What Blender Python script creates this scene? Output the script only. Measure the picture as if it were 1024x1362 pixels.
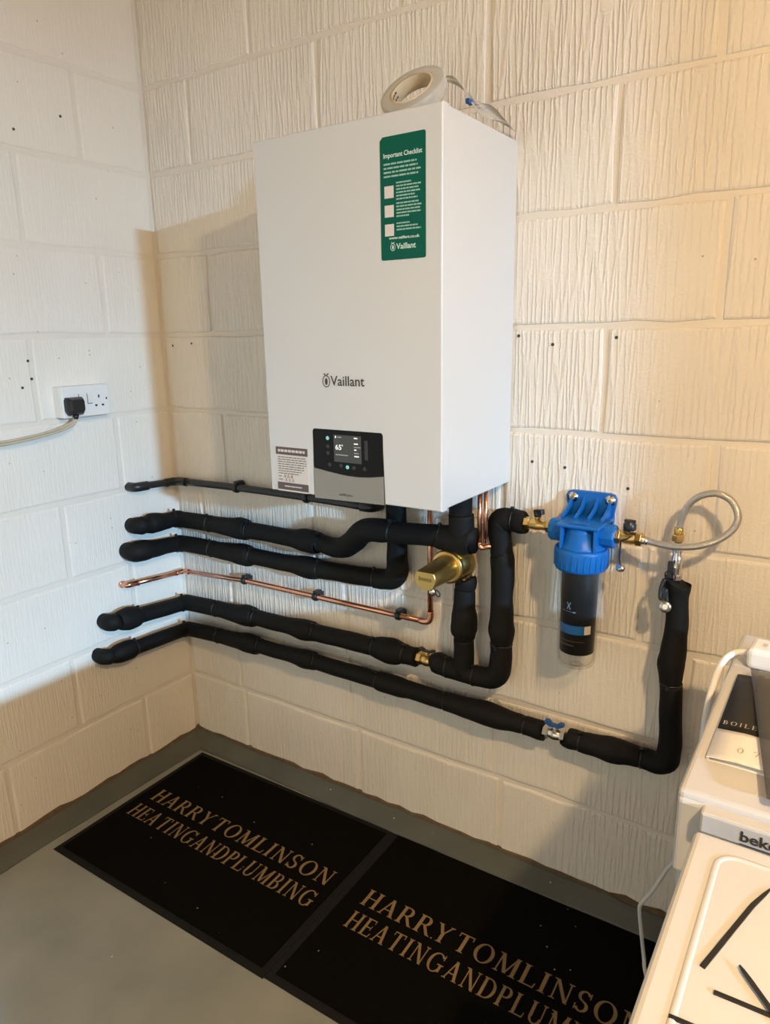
import bpy, bmesh, math, random
from mathutils import Vector, Matrix
random.seed(7)
for o in list(bpy.data.objects): bpy.data.objects.remove(o)
scene = bpy.context.scene
C = scene.collection

# ------------------------------------------------------------------ camera
cam_d = bpy.data.cameras.new('camera'); cam = bpy.data.objects.new('camera', cam_d); C.objects.link(cam)
YAW, PITCH, ROLL = 0.58799563, 0.24394011, -0.01696232
cy, sy, cp, sp = math.cos(YAW), math.sin(YAW), math.cos(PITCH), math.sin(PITCH)
fwd = Vector((-sy*cp, cy*cp, -sp)); right = Vector((cy, sy, 0)); up = right.cross(fwd)
cr, sr = math.cos(ROLL), math.sin(ROLL)
r2 = cr*right + sr*up; u2 = -sr*right + cr*up
M = Matrix((r2, u2, -fwd)).transposed().to_4x4(); M.translation = (1.80408, -1.49645, 1.36211)
cam.matrix_world = M
cam_d.sensor_fit = 'VERTICAL'; cam_d.sensor_height = 36; cam_d.lens = 944.253/1362*36; cam_d.clip_start = 0.02
scene.camera = cam

# ------------------------------------------------------------------ world, exposure, daylight
w = bpy.data.worlds.new('world'); scene.world = w; w.use_nodes = True
bg = w.node_tree.nodes['Background']; bg.inputs[0].default_value = (0.72, 0.86, 1.0, 1); bg.inputs[1].default_value = 0.3
vs = scene.view_settings
vs.view_transform = 'Standard'; vs.look = 'None'; vs.exposure = 0.0; vs.gamma = 1.0; vs.use_curve_mapping = False
WIN_Y0, WIN_Y1, WIN_Z0, WIN_Z1 = -2.95, -1.55, 1.45, 2.55   # window in the far right wall
FILL_X0, FILL_X1, FILL_Z1 = 0.35, 2.75, 2.10                  # opening added behind the camera to let fill light in
RX, FY, CZ = 6.0, -3.3, 2.65           # right wall, front wall, ceiling height
ad = bpy.data.lights.new('window_daylight', 'AREA'); ad.shape = 'RECTANGLE'
ad.size = 0.55; ad.size_y = 0.40; ad.energy = 4700; ad.color = (0.39, 0.68, 1.0)
al = bpy.data.objects.new('window_daylight', ad); C.objects.link(al)
al.location = (RX+3.0, -3.35, 2.60)   # bright patch of sky outside that window; al.rotation_euler = (math.radians(90), 0, math.radians(90))
dd = bpy.data.lights.new('added_fill_light', 'AREA'); dd.shape = 'RECTANGLE'  # soft fill lamp added in the unseen front wall opening
dd.size = FILL_X1-FILL_X0; dd.size_y = FILL_Z1; dd.energy = 17; dd.color = (1.0, 0.93, 0.71)
dl = bpy.data.objects.new('added_fill_light', dd); C.objects.link(dl)
dl.location = ((FILL_X0+FILL_X1)/2, FY-0.03, FILL_Z1/2); dl.rotation_euler = (math.radians(90), 0, 0)
BULB = Vector((2.38, -1.34, 2.08)); BULB_STRENGTH = 1850.0

# ------------------------------------------------------------------ materials
def new_mat(name):
    m = bpy.data.materials.new(name); m.use_nodes = True
    nt = m.node_tree; return m, nt, nt.nodes['Principled BSDF']
def N(nt, t, **kw):
    n = nt.nodes.new(t)
    for k, v in kw.items(): setattr(n, k, v)
    return n
def math_n(nt, op, a=None, b=None, clamp=False):
    n = N(nt, 'ShaderNodeMath', operation=op); n.use_clamp = clamp
    for i, v in enumerate((a, b)):
        if v is None: continue
        if isinstance(v, (int, float)): n.inputs[i].default_value = v
        else: nt.links.new(v, n.inputs[i])
    return n.outputs[0]
def mix_c(nt, fac, a, b):
    n = N(nt, 'ShaderNodeMix', data_type='RGBA')
    for s, v in ((0, fac), (6, a), (7, b)):
        if hasattr(v, 'is_linked'): nt.links.new(v, n.inputs[s])
        elif isinstance(v, (int, float)): n.inputs[s].default_value = v
        else: n.inputs[s].default_value = (*v, 1)
    return n.outputs[2]
def simple(name, col, rough=0.5, metal=0.0, noise=0.0, nscale=40, bump=0.0, bscale=200, coat=0.0, spec=0.5, emit=None, estr=0):
    m, nt, b = new_mat(name)
    b.inputs['Roughness'].default_value = rough; b.inputs['Metallic'].default_value = metal
    b.inputs['Specular IOR Level'].default_value = spec; b.inputs['Coat Weight'].default_value = coat
    b.inputs['Coat Roughness'].default_value = 0.08
    b.inputs['Base Color'].default_value = (*col, 1)
    if noise:
        g = N(nt, 'ShaderNodeNewGeometry'); t = N(nt, 'ShaderNodeTexNoise'); t.inputs['Scale'].default_value = nscale; t.inputs['Detail'].default_value = 4
        nt.links.new(g.outputs['Position'], t.inputs['Vector'])
        f = math_n(nt, 'MULTIPLY', math_n(nt, 'SUBTRACT', t.outputs[0], 0.5), 2*noise)
        f = math_n(nt, 'ADD', f, 0.5, True)
        nt.links.new(mix_c(nt, f, tuple(c*(1-noise) for c in col), tuple(min(1, c*(1+noise)) for c in col)), b.inputs['Base Color'])
    if bump:
        g = N(nt, 'ShaderNodeNewGeometry'); t = N(nt, 'ShaderNodeTexNoise'); t.inputs['Scale'].default_value = bscale; t.inputs['Detail'].default_value = 5
        nt.links.new(g.outputs['Position'], t.inputs['Vector'])
        bn = N(nt, 'ShaderNodeBump'); bn.inputs['Strength'].default_value = bump; bn.inputs['Distance'].default_value = 0.002
        nt.links.new(t.outputs[0], bn.inputs['Height']); nt.links.new(bn.outputs[0], b.inputs['Normal'])
    if emit:
        b.inputs['Emission Color'].default_value = (*emit, 1); b.inputs['Emission Strength'].default_value = estr
    return m

def wall_mat(name, axis, ridge_x, ridge_z, strength):
    """cream masonry paint over blocks with combed vertical ridges"""
    m, nt, b = new_mat(name); L = nt.links.new
    g = N(nt, 'ShaderNodeNewGeometry'); s = N(nt, 'ShaderNodeSeparateXYZ'); L(g.outputs['Position'], s.inputs[0])
    u = s.outputs[axis]; z = s.outputs[2]
    cb = N(nt, 'ShaderNodeCombineXYZ'); L(math_n(nt, 'MULTIPLY', u, ridge_x), cb.inputs[0]); L(math_n(nt, 'MULTIPLY', z, ridge_z), cb.inputs[1])
    wob = N(nt, 'ShaderNodeTexNoise'); wob.inputs['Scale'].default_value = 55; wob.inputs['Detail'].default_value = 3; L(g.outputs['Position'], wob.inputs['Vector'])
    ad_ = N(nt, 'ShaderNodeVectorMath', operation='MULTIPLY_ADD'); L(wob.outputs['Color'], ad_.inputs[0]); ad_.inputs[1].default_value = (0.42, 0.22, 0); L(cb.outputs[0], ad_.inputs[2])
    v = N(nt, 'ShaderNodeTexVoronoi', voronoi_dimensions='2D', feature='DISTANCE_TO_EDGE'); v.inputs['Scale'].default_value = 1.0; v.inputs['Randomness'].default_value = 0.95; L(ad_.outputs[0], v.inputs['Vector'])
    rm = N(nt, 'ShaderNodeMapRange', interpolation_type='SMOOTHSTEP'); L(v.outputs['Distance'], rm.inputs[0]); rm.inputs[1].default_value = 0.0; rm.inputs[2].default_value = 0.24; rm.inputs[3].default_value = 1.0; rm.inputs[4].default_value = 0.0
    cb2 = N(nt, 'ShaderNodeCombineXYZ'); L(math_n(nt, 'MULTIPLY', u, ridge_x*1.4), cb2.inputs[0]); L(math_n(nt, 'MULTIPLY', z, ridge_z*1.1), cb2.inputs[1])
    st = N(nt, 'ShaderNodeTexNoise'); st.inputs['Scale'].default_value = 1.0; st.inputs['Detail'].default_value = 3; L(cb2.outputs[0], st.inputs['Vector'])
    # broken ridges: modulated by a patchy noise
    pn = N(nt, 'ShaderNodeTexNoise'); pn.inputs['Scale'].default_value = 4.5; pn.inputs['Detail'].default_value = 3; L(g.outputs['Position'], pn.inputs['Vector'])
    pr = N(nt, 'ShaderNodeMapRange'); L(pn.outputs[0], pr.inputs[0]); pr.inputs[1].default_value = 0.3; pr.inputs[2].default_value = 0.62; pr.inputs[3].default_value = 0.35; pr.inputs[4].default_value = 1.0
    fine = N(nt, 'ShaderNodeTexNoise'); fine.inputs['Scale'].default_value = 170; fine.inputs['Detail'].default_value = 5; L(g.outputs['Position'], fine.inputs['Vector'])
    h = math_n(nt, 'MULTIPLY', rm.outputs[0], pr.outputs[0])
    h = math_n(nt, 'ADD', h, math_n(nt, 'MULTIPLY', st.outputs[0], 0.45))
    h = math_n(nt, 'ADD', h, math_n(nt, 'MULTIPLY', fine.outputs[0], 0.75))
    bn = N(nt, 'ShaderNodeBump'); bn.inputs['Strength'].default_value = strength; bn.inputs['Distance'].default_value = 0.0028
    L(h, bn.inputs['Height']); L(bn.outputs[0], b.inputs['Normal'])
    # colour: cream paint, faint yellowing, pin holes and scuffs
    big = N(nt, 'ShaderNodeTexNoise'); big.inputs['Scale'].default_value = 2.2; big.inputs['Detail'].default_value = 6; L(g.outputs['Position'], big.inputs['Vector'])
    f = N(nt, 'ShaderNodeMapRange'); L(big.outputs[0], f.inputs[0]); f.inputs[1].default_value = 0.35; f.inputs[2].default_value = 0.7
    col = mix_c(nt, f.outputs[0], (0.83, 0.775, 0.69), (0.78, 0.715, 0.62))
    sv = N(nt, 'ShaderNodeTexVoronoi', feature='F1'); sv.inputs['Scale'].default_value = 34; L(g.outputs['Position'], sv.inputs['Vector'])
    cs = N(nt, 'ShaderNodeSeparateColor'); L(sv.outputs['Color'], cs.inputs[0])
    spot = math_n(nt, 'MULTIPLY', math_n(nt, 'LESS_THAN', sv.outputs['Distance'], 0.07), math_n(nt, 'GREATER_THAN', cs.outputs[0], 0.965))
    col = mix_c(nt, math_n(nt, 'MULTIPLY', spot, 0.55), col, (0.10, 0.08, 0.06))
    L(col, b.inputs['Base Color']); b.inputs['Roughness'].default_value = 0.62; b.inputs['Specular IOR Level'].default_value = 0.3
    return m
MW_B = wall_mat('cream_painted_block_back', 0, 80, 4.6, 0.62)
MW_L = wall_mat('cream_painted_block_left', 1, 105, 5.5, 0.26)
M_MORTAR = simple('painted_mortar', (0.765, 0.70, 0.61), 0.7, noise=0.12, nscale=14, bump=0.7, bscale=120)
MW_F = simple('bare_grey_block', (0.30, 0.28, 0.25), 0.7, noise=0.05, nscale=3, bump=0.3)
M_CEIL = simple('bare_timber_ceiling', (0.28, 0.21, 0.15), 0.8)

def floor_mat(name, c1, c2):
    m, nt, b = new_mat(name); L = nt.links.new
    g = N(nt, 'ShaderNodeNewGeometry')
    n1 = N(nt, 'ShaderNodeTexNoise'); n1.inputs['Scale'].default_value = 6; n1.inputs['Detail'].default_value = 7; L(g.outputs['Position'], n1.inputs['Vector'])
    f = N(nt, 'ShaderNodeMapRange'); L(n1.outputs[0], f.inputs[0]); f.inputs[1].default_value = 0.3; f.inputs[2].default_value = 0.7
    col = mix_c(nt, f.outputs[0], c1, c2)
    n2 = N(nt, 'ShaderNodeTexNoise'); n2.inputs['Scale'].default_value = 60; n2.inputs['Detail'].default_value = 4; L(g.outputs['Position'], n2.inputs['Vector'])
    sc = N(nt, 'ShaderNodeMapRange'); L(n2.outputs[0], sc.inputs[0]); sc.inputs[1].default_value = 0.66; sc.inputs[2].default_value = 0.78
    sc2 = N(nt, 'ShaderNodeMapRange'); L(n1.outputs[0], sc2.inputs[0]); sc2.inputs[1].default_value = 0.5; sc2.inputs[2].default_value = 0.7
    col = mix_c(nt, math_n(nt, 'MULTIPLY', math_n(nt, 'MULTIPLY', sc.outputs[0], sc2.outputs[0]), 0.35), col, (0.45, 0.40, 0.32))
    sv = N(nt, 'ShaderNodeTexVoronoi', feature='F1'); sv.inputs['Scale'].default_value = 26; L(g.outputs['Position'], sv.inputs['Vector'])
    cs = N(nt, 'ShaderNodeSeparateColor'); L(sv.outputs['Color'], cs.inputs[0])
    spot = math_n(nt, 'MULTIPLY', math_n(nt, 'LESS_THAN', sv.outputs['Distance'], 0.055), math_n(nt, 'GREATER_THAN', cs.outputs[0], 0.80))
    col = mix_c(nt, math_n(nt, 'MULTIPLY', spot, 0.8), col, (0.62, 0.55, 0.42))
    L(col, b.inputs['Base Color']); b.inputs['Roughness'].default_value = 0.5
    bn = N(nt, 'ShaderNodeBump'); bn.inputs['Strength'].default_value = 0.25; bn.inputs['Distance'].default_value = 0.004
    L(n1.outputs[0], bn.inputs['Height']); L(bn.outputs[0], b.inputs['Normal'])
    return m
M_FLOOR = floor_mat('grey_floor_paint', (0.225, 0.230, 0.200), (0.290, 0.290, 0.250))
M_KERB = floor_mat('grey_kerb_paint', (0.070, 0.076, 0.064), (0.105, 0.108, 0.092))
M_EDGE = simple('bare_brown_cement', (0.13, 0.085, 0.045), 0.9, noise=0.5, nscale=50, bump=0.6)

def mat_pile(name):
    m, nt, b = new_mat(name); L = nt.links.new
    g = N(nt, 'ShaderNodeNewGeometry')
    n1 = N(nt, 'ShaderNodeTexNoise'); n1.inputs['Scale'].default_value = 420; n1.inputs['Detail'].default_value = 3; L(g.outputs['Position'], n1.inputs['Vector'])
    sv = N(nt, 'ShaderNodeTexVoronoi', feature='F1'); sv.inputs['Scale'].default_value = 30; L(g.outputs['Position'], sv.inputs['Vector'])
    cs = N(nt, 'ShaderNodeSeparateColor'); L(sv.outputs['Color'], cs.inputs[0])
    spot = math_n(nt, 'MULTIPLY', math_n(nt, 'LESS_THAN', sv.outputs['Distance'], 0.06), math_n(nt, 'GREATER_THAN', cs.outputs[0], 0.74))
    col = mix_c(nt, n1.outputs[0], (0.0015, 0.0014, 0.0012), (0.006, 0.0052, 0.0042))
    col = mix_c(nt, math_n(nt, 'MULTIPLY', spot, 0.7), col, (0.38, 0.33, 0.26))
    L(col, b.inputs['Base Color']); b.inputs['Roughness'].default_value = 0.95; b.inputs['Specular IOR Level'].default_value = 0.05
    bn = N(nt, 'ShaderNodeBump'); bn.inputs['Strength'].default_value = 0.6; bn.inputs['Distance'].default_value = 0.002
    L(n1.outputs[0], bn.inputs['Height']); L(bn.outputs[0], b.inputs['Normal'])
    return m
M_PILE = mat_pile('black_mat_pile')
M_RUBBER = simple('black_rubber_edge', (0.0085, 0.008, 0.007), 0.8, noise=0.3, nscale=80, spec=0.2)
M_GOLD = simple('tan_mat_lettering', (0.245, 0.158, 0.066), 0.95, noise=0.35, nscale=260, bump=0.5, bscale=400)

M_WHITE = simple('white_enamel', (0.65, 0.65, 0.635), 0.28, coat=0.35)
M_WHITE_P = simple('white_plastic', (0.80, 0.79, 0.76), 0.38)
M_APPL = simple('white_appliance_enamel', (0.54, 0.53, 0.515), 0.25, coat=0.3)
M_APPL_G = simple('pale_grey_plastic', (0.52, 0.49, 0.45), 0.4)
M_SEAM = simple('seam_shadow_grey', (0.30, 0.30, 0.30), 0.6)
M_FOAM = simple('black_foam', (0.0060, 0.0058, 0.0055), 0.70, noise=0.3, nscale=90, bump=0.15, bscale=700, spec=0.22)
M_TIE = simple('black_nylon', (0.008, 0.008, 0.008), 0.4)
M_BLACKP = simple('black_plastic', (0.014, 0.014, 0.015), 0.38)
M_COPPER = simple('copper', (0.80, 0.40, 0.27), 0.24, 1.0, noise=0.18, nscale=60)
M_BRASS = simple('brass', (0.70, 0.47, 0.16), 0.28, 1.0, noise=0.12, nscale=120, bump=0.05)
M_BRASS_D = simple('satin_brass', (0.72, 0.50, 0.17), 0.36, 1.0, noise=0.08, nscale=200)
M_ENGRAVE = simple('engraved_brass', (0.30, 0.20, 0.06), 0.6, 0.6)
M_CHROME = simple('nickel', (0.72, 0.68, 0.62), 0.22, 1.0)
M_BLUE = simple('blue_plastic', (0.004, 0.120, 0.42), 0.38, coat=0.0, spec=0.35)
M_BLUE_H = simple('blue_handle', (0.012, 0.085, 0.30), 0.4)
M_PANEL = simple('gloss_black_panel', (0.006, 0.006, 0.006), 0.3, spec=0.18)
M_FLAP = simple('champagne_grey', (0.30, 0.285, 0.245), 0.38, 0.35)
M_DARKPRINT = simple('dark_print', (0.045, 0.04, 0.035), 0.5)
M_WHITEPRINT = simple('white_print', (0.80, 0.82, 0.80), 0.5)
M_SCREEN = simple('lit_screen', (0.03, 0.03, 0.03), 0.3, spec=0.2, emit=(0.55, 0.56, 0.50), estr=0.075)
M_GLOWTXT = simple('screen_text', (0.8, 0.8, 0.8), 0.4, emit=(0.9, 0.92, 0.9), estr=0.55)
M_GLOWDIM = simple('screen_text_dim', (0.4, 0.4, 0.4), 0.4, emit=(0.8, 0.8, 0.8), estr=0.18)
M_LED = simple('teal_led', (0.2, 0.5, 0.5), 0.3, emit=(0.30, 0.75, 0.75), estr=0.28)
M_ICON = simple('unlit_key', (0.030, 0.028, 0.032), 0.3)
M_TEAL = simple('teal_sticker', (0.001, 0.100, 0.066), 0.5, spec=0.2)
M_MINT = simple('pale_mint_print', (0.62, 0.78, 0.70), 0.5)
M_MINT_L = simple('mint_body_text', (0.30, 0.52, 0.43), 0.5)
M_QR = simple('blank_pale_square', (0.62, 0.52, 0.46), 0.5)
M_PAPER = simple('label_paper', (0.70, 0.64, 0.59), 0.6)
M_PURPLE = simple('grey_purple_print', (0.115, 0.085, 0.082), 0.55)
M_PAPER_W = simple('gloss_card_white', (0.82, 0.79, 0.75), 0.35)
M_CARD_B = simple('gloss_card_black', (0.014, 0.012, 0.010), 0.45, spec=0.25)
M_FOILTXT = simple('card_lettering', (0.42, 0.36, 0.30), 0.5)
M_CREAMCBL = simple('beige_cable', (0.52, 0.44, 0.32), 0.45)
M_WHITECBL = simple('white_cable', (0.74, 0.73, 0.70), 0.4)
M_CORE = simple('cardboard_core', (0.66, 0.54, 0.36), 0.7, noise=0.06, nscale=60)
M_CARTR = simple('black_cartridge', (0.003, 0.0034, 0.006), 0.5, spec=0.12)
M_BULB = simple('lit_bulb', (1, 0.9, 0.7), 0.4, emit=(1.0, 0.70, 0.37), estr=BULB_STRENGTH)

def braid_mat():
    m, nt, b = new_mat('braided_steel'); L = nt.links.new
    uv = N(nt, 'ShaderNodeUVMap'); s = N(nt, 'ShaderNodeSeparateXYZ'); L(uv.outputs[0], s.inputs[0])
    a = math_n(nt, 'MULTIPLY', s.outputs[0], 2*math.pi*9); c = math_n(nt, 'MULTIPLY', s.outputs[1], 2*math.pi*2.6)
    s1 = math_n(nt, 'SINE', math_n(nt, 'ADD', a, c)); s2 = math_n(nt, 'SINE', math_n(nt, 'SUBTRACT', a, c))
    h = math_n(nt, 'MAXIMUM', s1, s2)
    f = math_n(nt, 'MULTIPLY', math_n(nt, 'ADD', h, 1.0), 0.5, True)
    L(mix_c(nt, f, (0.34, 0.31, 0.27), (0.62, 0.58, 0.51)), b.inputs['Base Color'])
    bn = N(nt, 'ShaderNodeBump'); bn.inputs['Strength'].default_value = 0.35; bn.inputs['Distance'].default_value = 0.0008
    L(h, bn.inputs['Height']); L(bn.outputs[0], b.inputs['Normal'])
    b.inputs['Metallic'].default_value = 0.9; b.inputs['Roughness'].default_value = 0.33
    return m
M_BRAID = braid_mat()
def clear_mat(name, tint, fac, rough=0.05, body=(0.6, 0.59, 0.57)):
    m, nt, b = new_mat(name); L = nt.links.new
    nt.nodes.remove(b); out = nt.nodes['Material Output']
    t = N(nt, 'ShaderNodeBsdfTransparent'); t.inputs[0].default_value = (*tint, 1)
    gl = N(nt, 'ShaderNodeBsdfPrincipled'); gl.inputs['Base Color'].default_value = (*body, 1); gl.inputs['Roughness'].default_value = rough
    fr = N(nt, 'ShaderNodeLayerWeight'); fr.inputs[0].default_value = 0.5
    f = math_n(nt, 'ADD', math_n(nt, 'MULTIPLY', math_n(nt, 'POWER', fr.outputs['Facing'], 3.5), 0.55), fac, True)
    mx = N(nt, 'ShaderNodeMixShader'); L(f, mx.inputs[0]); L(t.outputs[0], mx.inputs[1]); L(gl.outputs[0], mx.inputs[2]); L(mx.outputs[0], out.inputs[0])
    return m
M_CLEAR = clear_mat('clear_bowl_plastic', (0.96, 0.95, 0.93), 0.008)
M_BAG = clear_mat('grey_polythene', (0.66, 0.63, 0.60), 0.30, 0.35, (0.20, 0.195, 0.19))
M_TAPE = clear_mat('translucent_tape', (0.86, 0.83, 0.76), 0.50, 0.3, (0.74, 0.72, 0.66))
M_PANE = clear_mat('window_glass', (0.95, 0.97, 0.98), 0.02)

# ------------------------------------------------------------------ mesh helpers
ORG = {}
class B:
    def __init__(s): s.bm = bmesh.new(); s.uvl = None
    def box(s, x0, x1, y0, y1, z0, z1, bev=0.0, seg=2, mtx=None):
        r = bmesh.ops.create_cube(s.bm, size=1.0)['verts']
        for v in r: v.co = Vector(((x0+x1)/2+v.co.x*(x1-x0), (y0+y1)/2+v.co.y*(y1-y0), (z0+z1)/2+v.co.z*(z1-z0)))
        vs_ = set(r)
        if bev:
            es = list({e for v in r for e in v.link_edges})
            res = bmesh.ops.bevel(s.bm, geom=es, offset=bev, segments=seg, affect='EDGES', profile=0.5, clamp_overlap=True)
            vs_ = set(res['verts']) | {v for v in r if v.is_valid}
        if mtx is not None:
            for v in vs_: v.co = mtx @ v.co
        return s
    def rings(s, rings, closed_ends=True, uv=None):
        n = len(rings[0]); vr = [[s.bm.verts.new(p) for p in r] for r in rings]
        if uv is not None and s.uvl is None: s.uvl = s.bm.loops.layers.uv.new('UVMap')
        for i in range(len(vr)-1):
            for k in range(n):
                f = s.bm.faces.new((vr[i][k], vr[i][(k+1) % n], vr[i+1][(k+1) % n], vr[i+1][k])); f.smooth = True
                if uv is not None:
                    for lp, (a, b_) in zip(f.loops, ((k, i), (k+1, i), (k+1, i+1), (k, i+1))): lp[s.uvl].uv = (a/n, uv[b_])
        if closed_ends:
            s.bm.faces.new(list(reversed(vr[0]))); s.bm.faces.new(vr[-1])
        return s
    def tube(s, pts, rad=None, n=14, caps=True, uvlen=None):
        P = [Vector(p[:3]) for p in pts]; R = [p[3] if len(p) > 3 else rad for p in pts]
        T = [(P[min(i+1, len(P)-1)]-P[max(i-1, 0)]).normalized() for i in range(len(P))]
        ref = Vector((0, 0, 1)) if abs(T[0].z) < 0.9 else Vector((1, 0, 0))
        u = T[0].cross(ref).normalized(); rr = []; d = 0; uv = []
        for i in range(len(P)):
            u = (u - T[i]*u.dot(T[i])).normalized(); v = T[i].cross(u)
            rr.append([P[i]+(u*math.cos(2*math.pi*k/n)+v*math.sin(2*math.pi*k/n))*R[i] for k in range(n)])
            if i: d += (P[i]-P[i-1]).length
            uv.append(d*uvlen if uvlen else 0)
        return s.rings(rr, caps, uv if uvlen else None)
    def lathe(s, c, axis, prof, n=24, caps=True, flat=None, ang0=0.0, closed=False):
        a = Vector(axis).normalized(); ref = Vector((0, 0, 1)) if abs(a.z) < 0.9 else Vector((1, 0, 0))
        u = a.cross(ref).normalized(); v = a.cross(u); c = Vector(c); rr = []
        for t, r in prof:
            rr.append([c+a*t+(u*math.cos(ang0+2*math.pi*k/n)+v*math.sin(ang0+2*math.pi*k/n))*max(r, 1e-5) for k in range(n)])
        if closed: rr.append(rr[0]); caps = False
        s.rings(rr, caps)
        if flat:
            pass
        return s
    def hexnut(s, c, axis, t0, t1, r):
        a = Vector(axis).normalized(); ref = Vector((0, 0, 1)) if abs(a.z) < 0.9 else Vector((1, 0, 0))
        u = a.cross(ref).normalized(); v = a.cross(u); c = Vector(c); b_ = min(0.0015, (t1-t0)/4)
        rr = []
        for t, r_ in ((t0, r*0.9), (t0+b_, r), (t1-b_, r), (t1, r*0.9)):
            rr.append([s.bm.verts.new(c+a*t+(u*math.cos(math.pi*k/3)+v*math.sin(math.pi*k/3))*r_) for k in range(6)])
        for i in range(3):
            for k in range(6): s.bm.faces.new((rr[i][k], rr[i][(k+1) % 6], rr[i+1][(k+1) % 6], rr[i+1][k]))
        s.bm.faces.new(list(reversed(rr[0]))); s.bm.faces.new(rr[-1]); return s
    def torus(s, c, axis, R, r, n=24, m=8, squash=1.0):
        a = Vector(axis).normalized(); ref = Vector((0, 0, 1)) if abs(a.z) < 0.9 else Vector((1, 0, 0))
        u = a.cross(ref).normalized(); v = a.cross(u); c = Vector(c)
        g = [[s.bm.verts.new(c+(u*math.cos(2*math.pi*i/n)+v*math.sin(2*math.pi*i/n))*(R+r*math.cos(2*math.pi*k/m))+a*r*squash*math.sin(2*math.pi*k/m)) for k in range(m)] for i in range(n)]
        for i in range(n):
            for k in range(m):
                f = s.bm.faces.new((g[i][k], g[(i+1) % n][k], g[(i+1) % n][(k+1) % m], g[i][(k+1) % m])); f.smooth = True
        return s
    def prism(s, poly, o, ux, uy, depth):
        """2D polygon in the frame (o; ux, uy), extruded along ux x uy"""
        ux, uy = Vector(ux), Vector(uy); nrm = ux.cross(uy).normalized(); o = Vector(o)
        a = [s.bm.verts.new(o+ux*x+uy*y) for x, y in poly]; b_ = [s.bm.verts.new(o+ux*x+uy*y+nrm*depth) for x, y in poly]
        n = len(poly); s.bm.faces.new(list(reversed(a))); s.bm.faces.new(b_)
        for i in range(n): s.bm.faces.new((a[i], a[(i+1) % n], b_[(i+1) % n], b_[i]))
        return s
    def xform(s, mtx):
        for v in s.bm.verts: v.co = mtx @ v.co
        return s
    def add_mesh(s, me, mtx):
        t = bmesh.new(); t.from_mesh(me); t.transform(mtx); tmp = bpy.data.meshes.new('t'); t.to_mesh(tmp); t.free(); s.bm.from_mesh(tmp); bpy.data.meshes.remove(tmp); return s

def root_origin(o):
    return ORG.get(o.name, Vector((0, 0, 0)))
def build(name, b, mat, parent=None, origin=None, smooth=False, normals=True):
    o0 = root_origin(parent) if parent else Vector(origin or (0, 0, 0))
    for v in b.bm.verts: v.co -= o0
    if normals: bmesh.ops.recalc_face_normals(b.bm, faces=b.bm.faces)
    me = bpy.data.meshes.new(name); b.bm.to_mesh(me); b.bm.free()
    if smooth:
        for p in me.polygons: p.use_smooth = True
    me.materials.append(mat)
    ob = bpy.data.objects.new(name, me); C.objects.link(ob)
    if parent: ob.parent = parent; ORG[ob.name] = o0
    else: ob.location = o0; ORG[ob.name] = o0
    return ob
def thing(name, label, cat, loc, group=None):
    o = bpy.data.objects.new(name, None); C.objects.link(o); o.location = loc; o.empty_display_size = 0.05
    ORG[o.name] = Vector(loc); o['label'] = label; o['category'] = cat
    if group: o['group'] = group
    return o
def tag(o, label, cat, group=None):
    o['label'] = label; o['category'] = cat
    if group: o['group'] = group
    return o
def struct(o, label=None):
    o['kind'] = 'structure'
    if label: o['label'] = label
    return o
def catmull(pts, sub=5):
    out = []; n = len(pts)
    for i in range(n-1):
        p0, p1, p2, p3 = pts[max(i-1, 0)], pts[i], pts[i+1], pts[min(i+2, n-1)]
        for k in range(sub):
            t = k/sub
            out.append(tuple(0.5*((2*b)+(-a+c)*t+(2*a-5*b+4*c-d)*t*t+(-a+3*b-3*c+d)*t**3) for a, b, c, d in zip(p0, p1, p2, p3)))
    out.append(tuple(pts[-1])); return out

def text_mesh(body, bold=0.0, extrude=0.0):
    cu = bpy.data.curves.new('t', 'FONT'); cu.body = body; cu.size = 1; cu.offset = bold; cu.extrude = extrude; cu.resolution_u = 3
    ob = bpy.data.objects.new('t', cu); C.objects.link(ob)
    dg = bpy.context.evaluated_depsgraph_get(); dg.update()
    me = bpy.data.meshes.new_from_object(ob.evaluated_get(dg)); bpy.data.objects.remove(ob); bpy.data.curves.remove(cu)
    return me
def put_text(b, body, x0, x1, y0, h, o, ux, uy, bold=0.01, capref=None, lift=0.0004):
    """flat lettering in frame (o; ux, uy): spans x0..x1, baseline y0, capital height h"""
    me = text_mesh(body, bold); xs = [v.co.x for v in me.vertices]
    a, c = min(xs), max(xs); sx = (x1-x0)/(c-a); syy = h/0.70
    ux, uy = Vector(ux), Vector(uy); nz = ux.cross(uy); o = Vector(o)
    m = Matrix((ux*sx, uy*syy, nz)).transposed().to_4x4(); m.translation = o+ux*(x0-a*sx)+uy*y0+nz*lift
    b.add_mesh(me, m); bpy.data.meshes.remove(me); return b
FX, FZ, = Vector((1, 0, 0)), Vector((0, 0, 1))
def flat_rect(b, x0, x1, z0, z1, y, skew=0.0):
    """thin rectangle on a face that looks to -Y"""
    v = [b.bm.verts.new(p) for p in ((x0, y, z0), (x1, y, z0+skew), (x1, y, z1+skew), (x0, y, z1))]
    b.bm.faces.new(v); return b
def greek(b, x0, x1, z, h, y, seed, words=6):
    """a line of small illegible print: word-sized dashes"""
    rnd = random.Random(seed); x = x0
    while x < x1-0.0015:
        wl = min(rnd.uniform(0.45, 1.5)*(x1-x0)/words, x1-x); flat_rect(b, x, x+wl, z, z+h, y); x += wl+(x1-x0)*0.022
    return b

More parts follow.
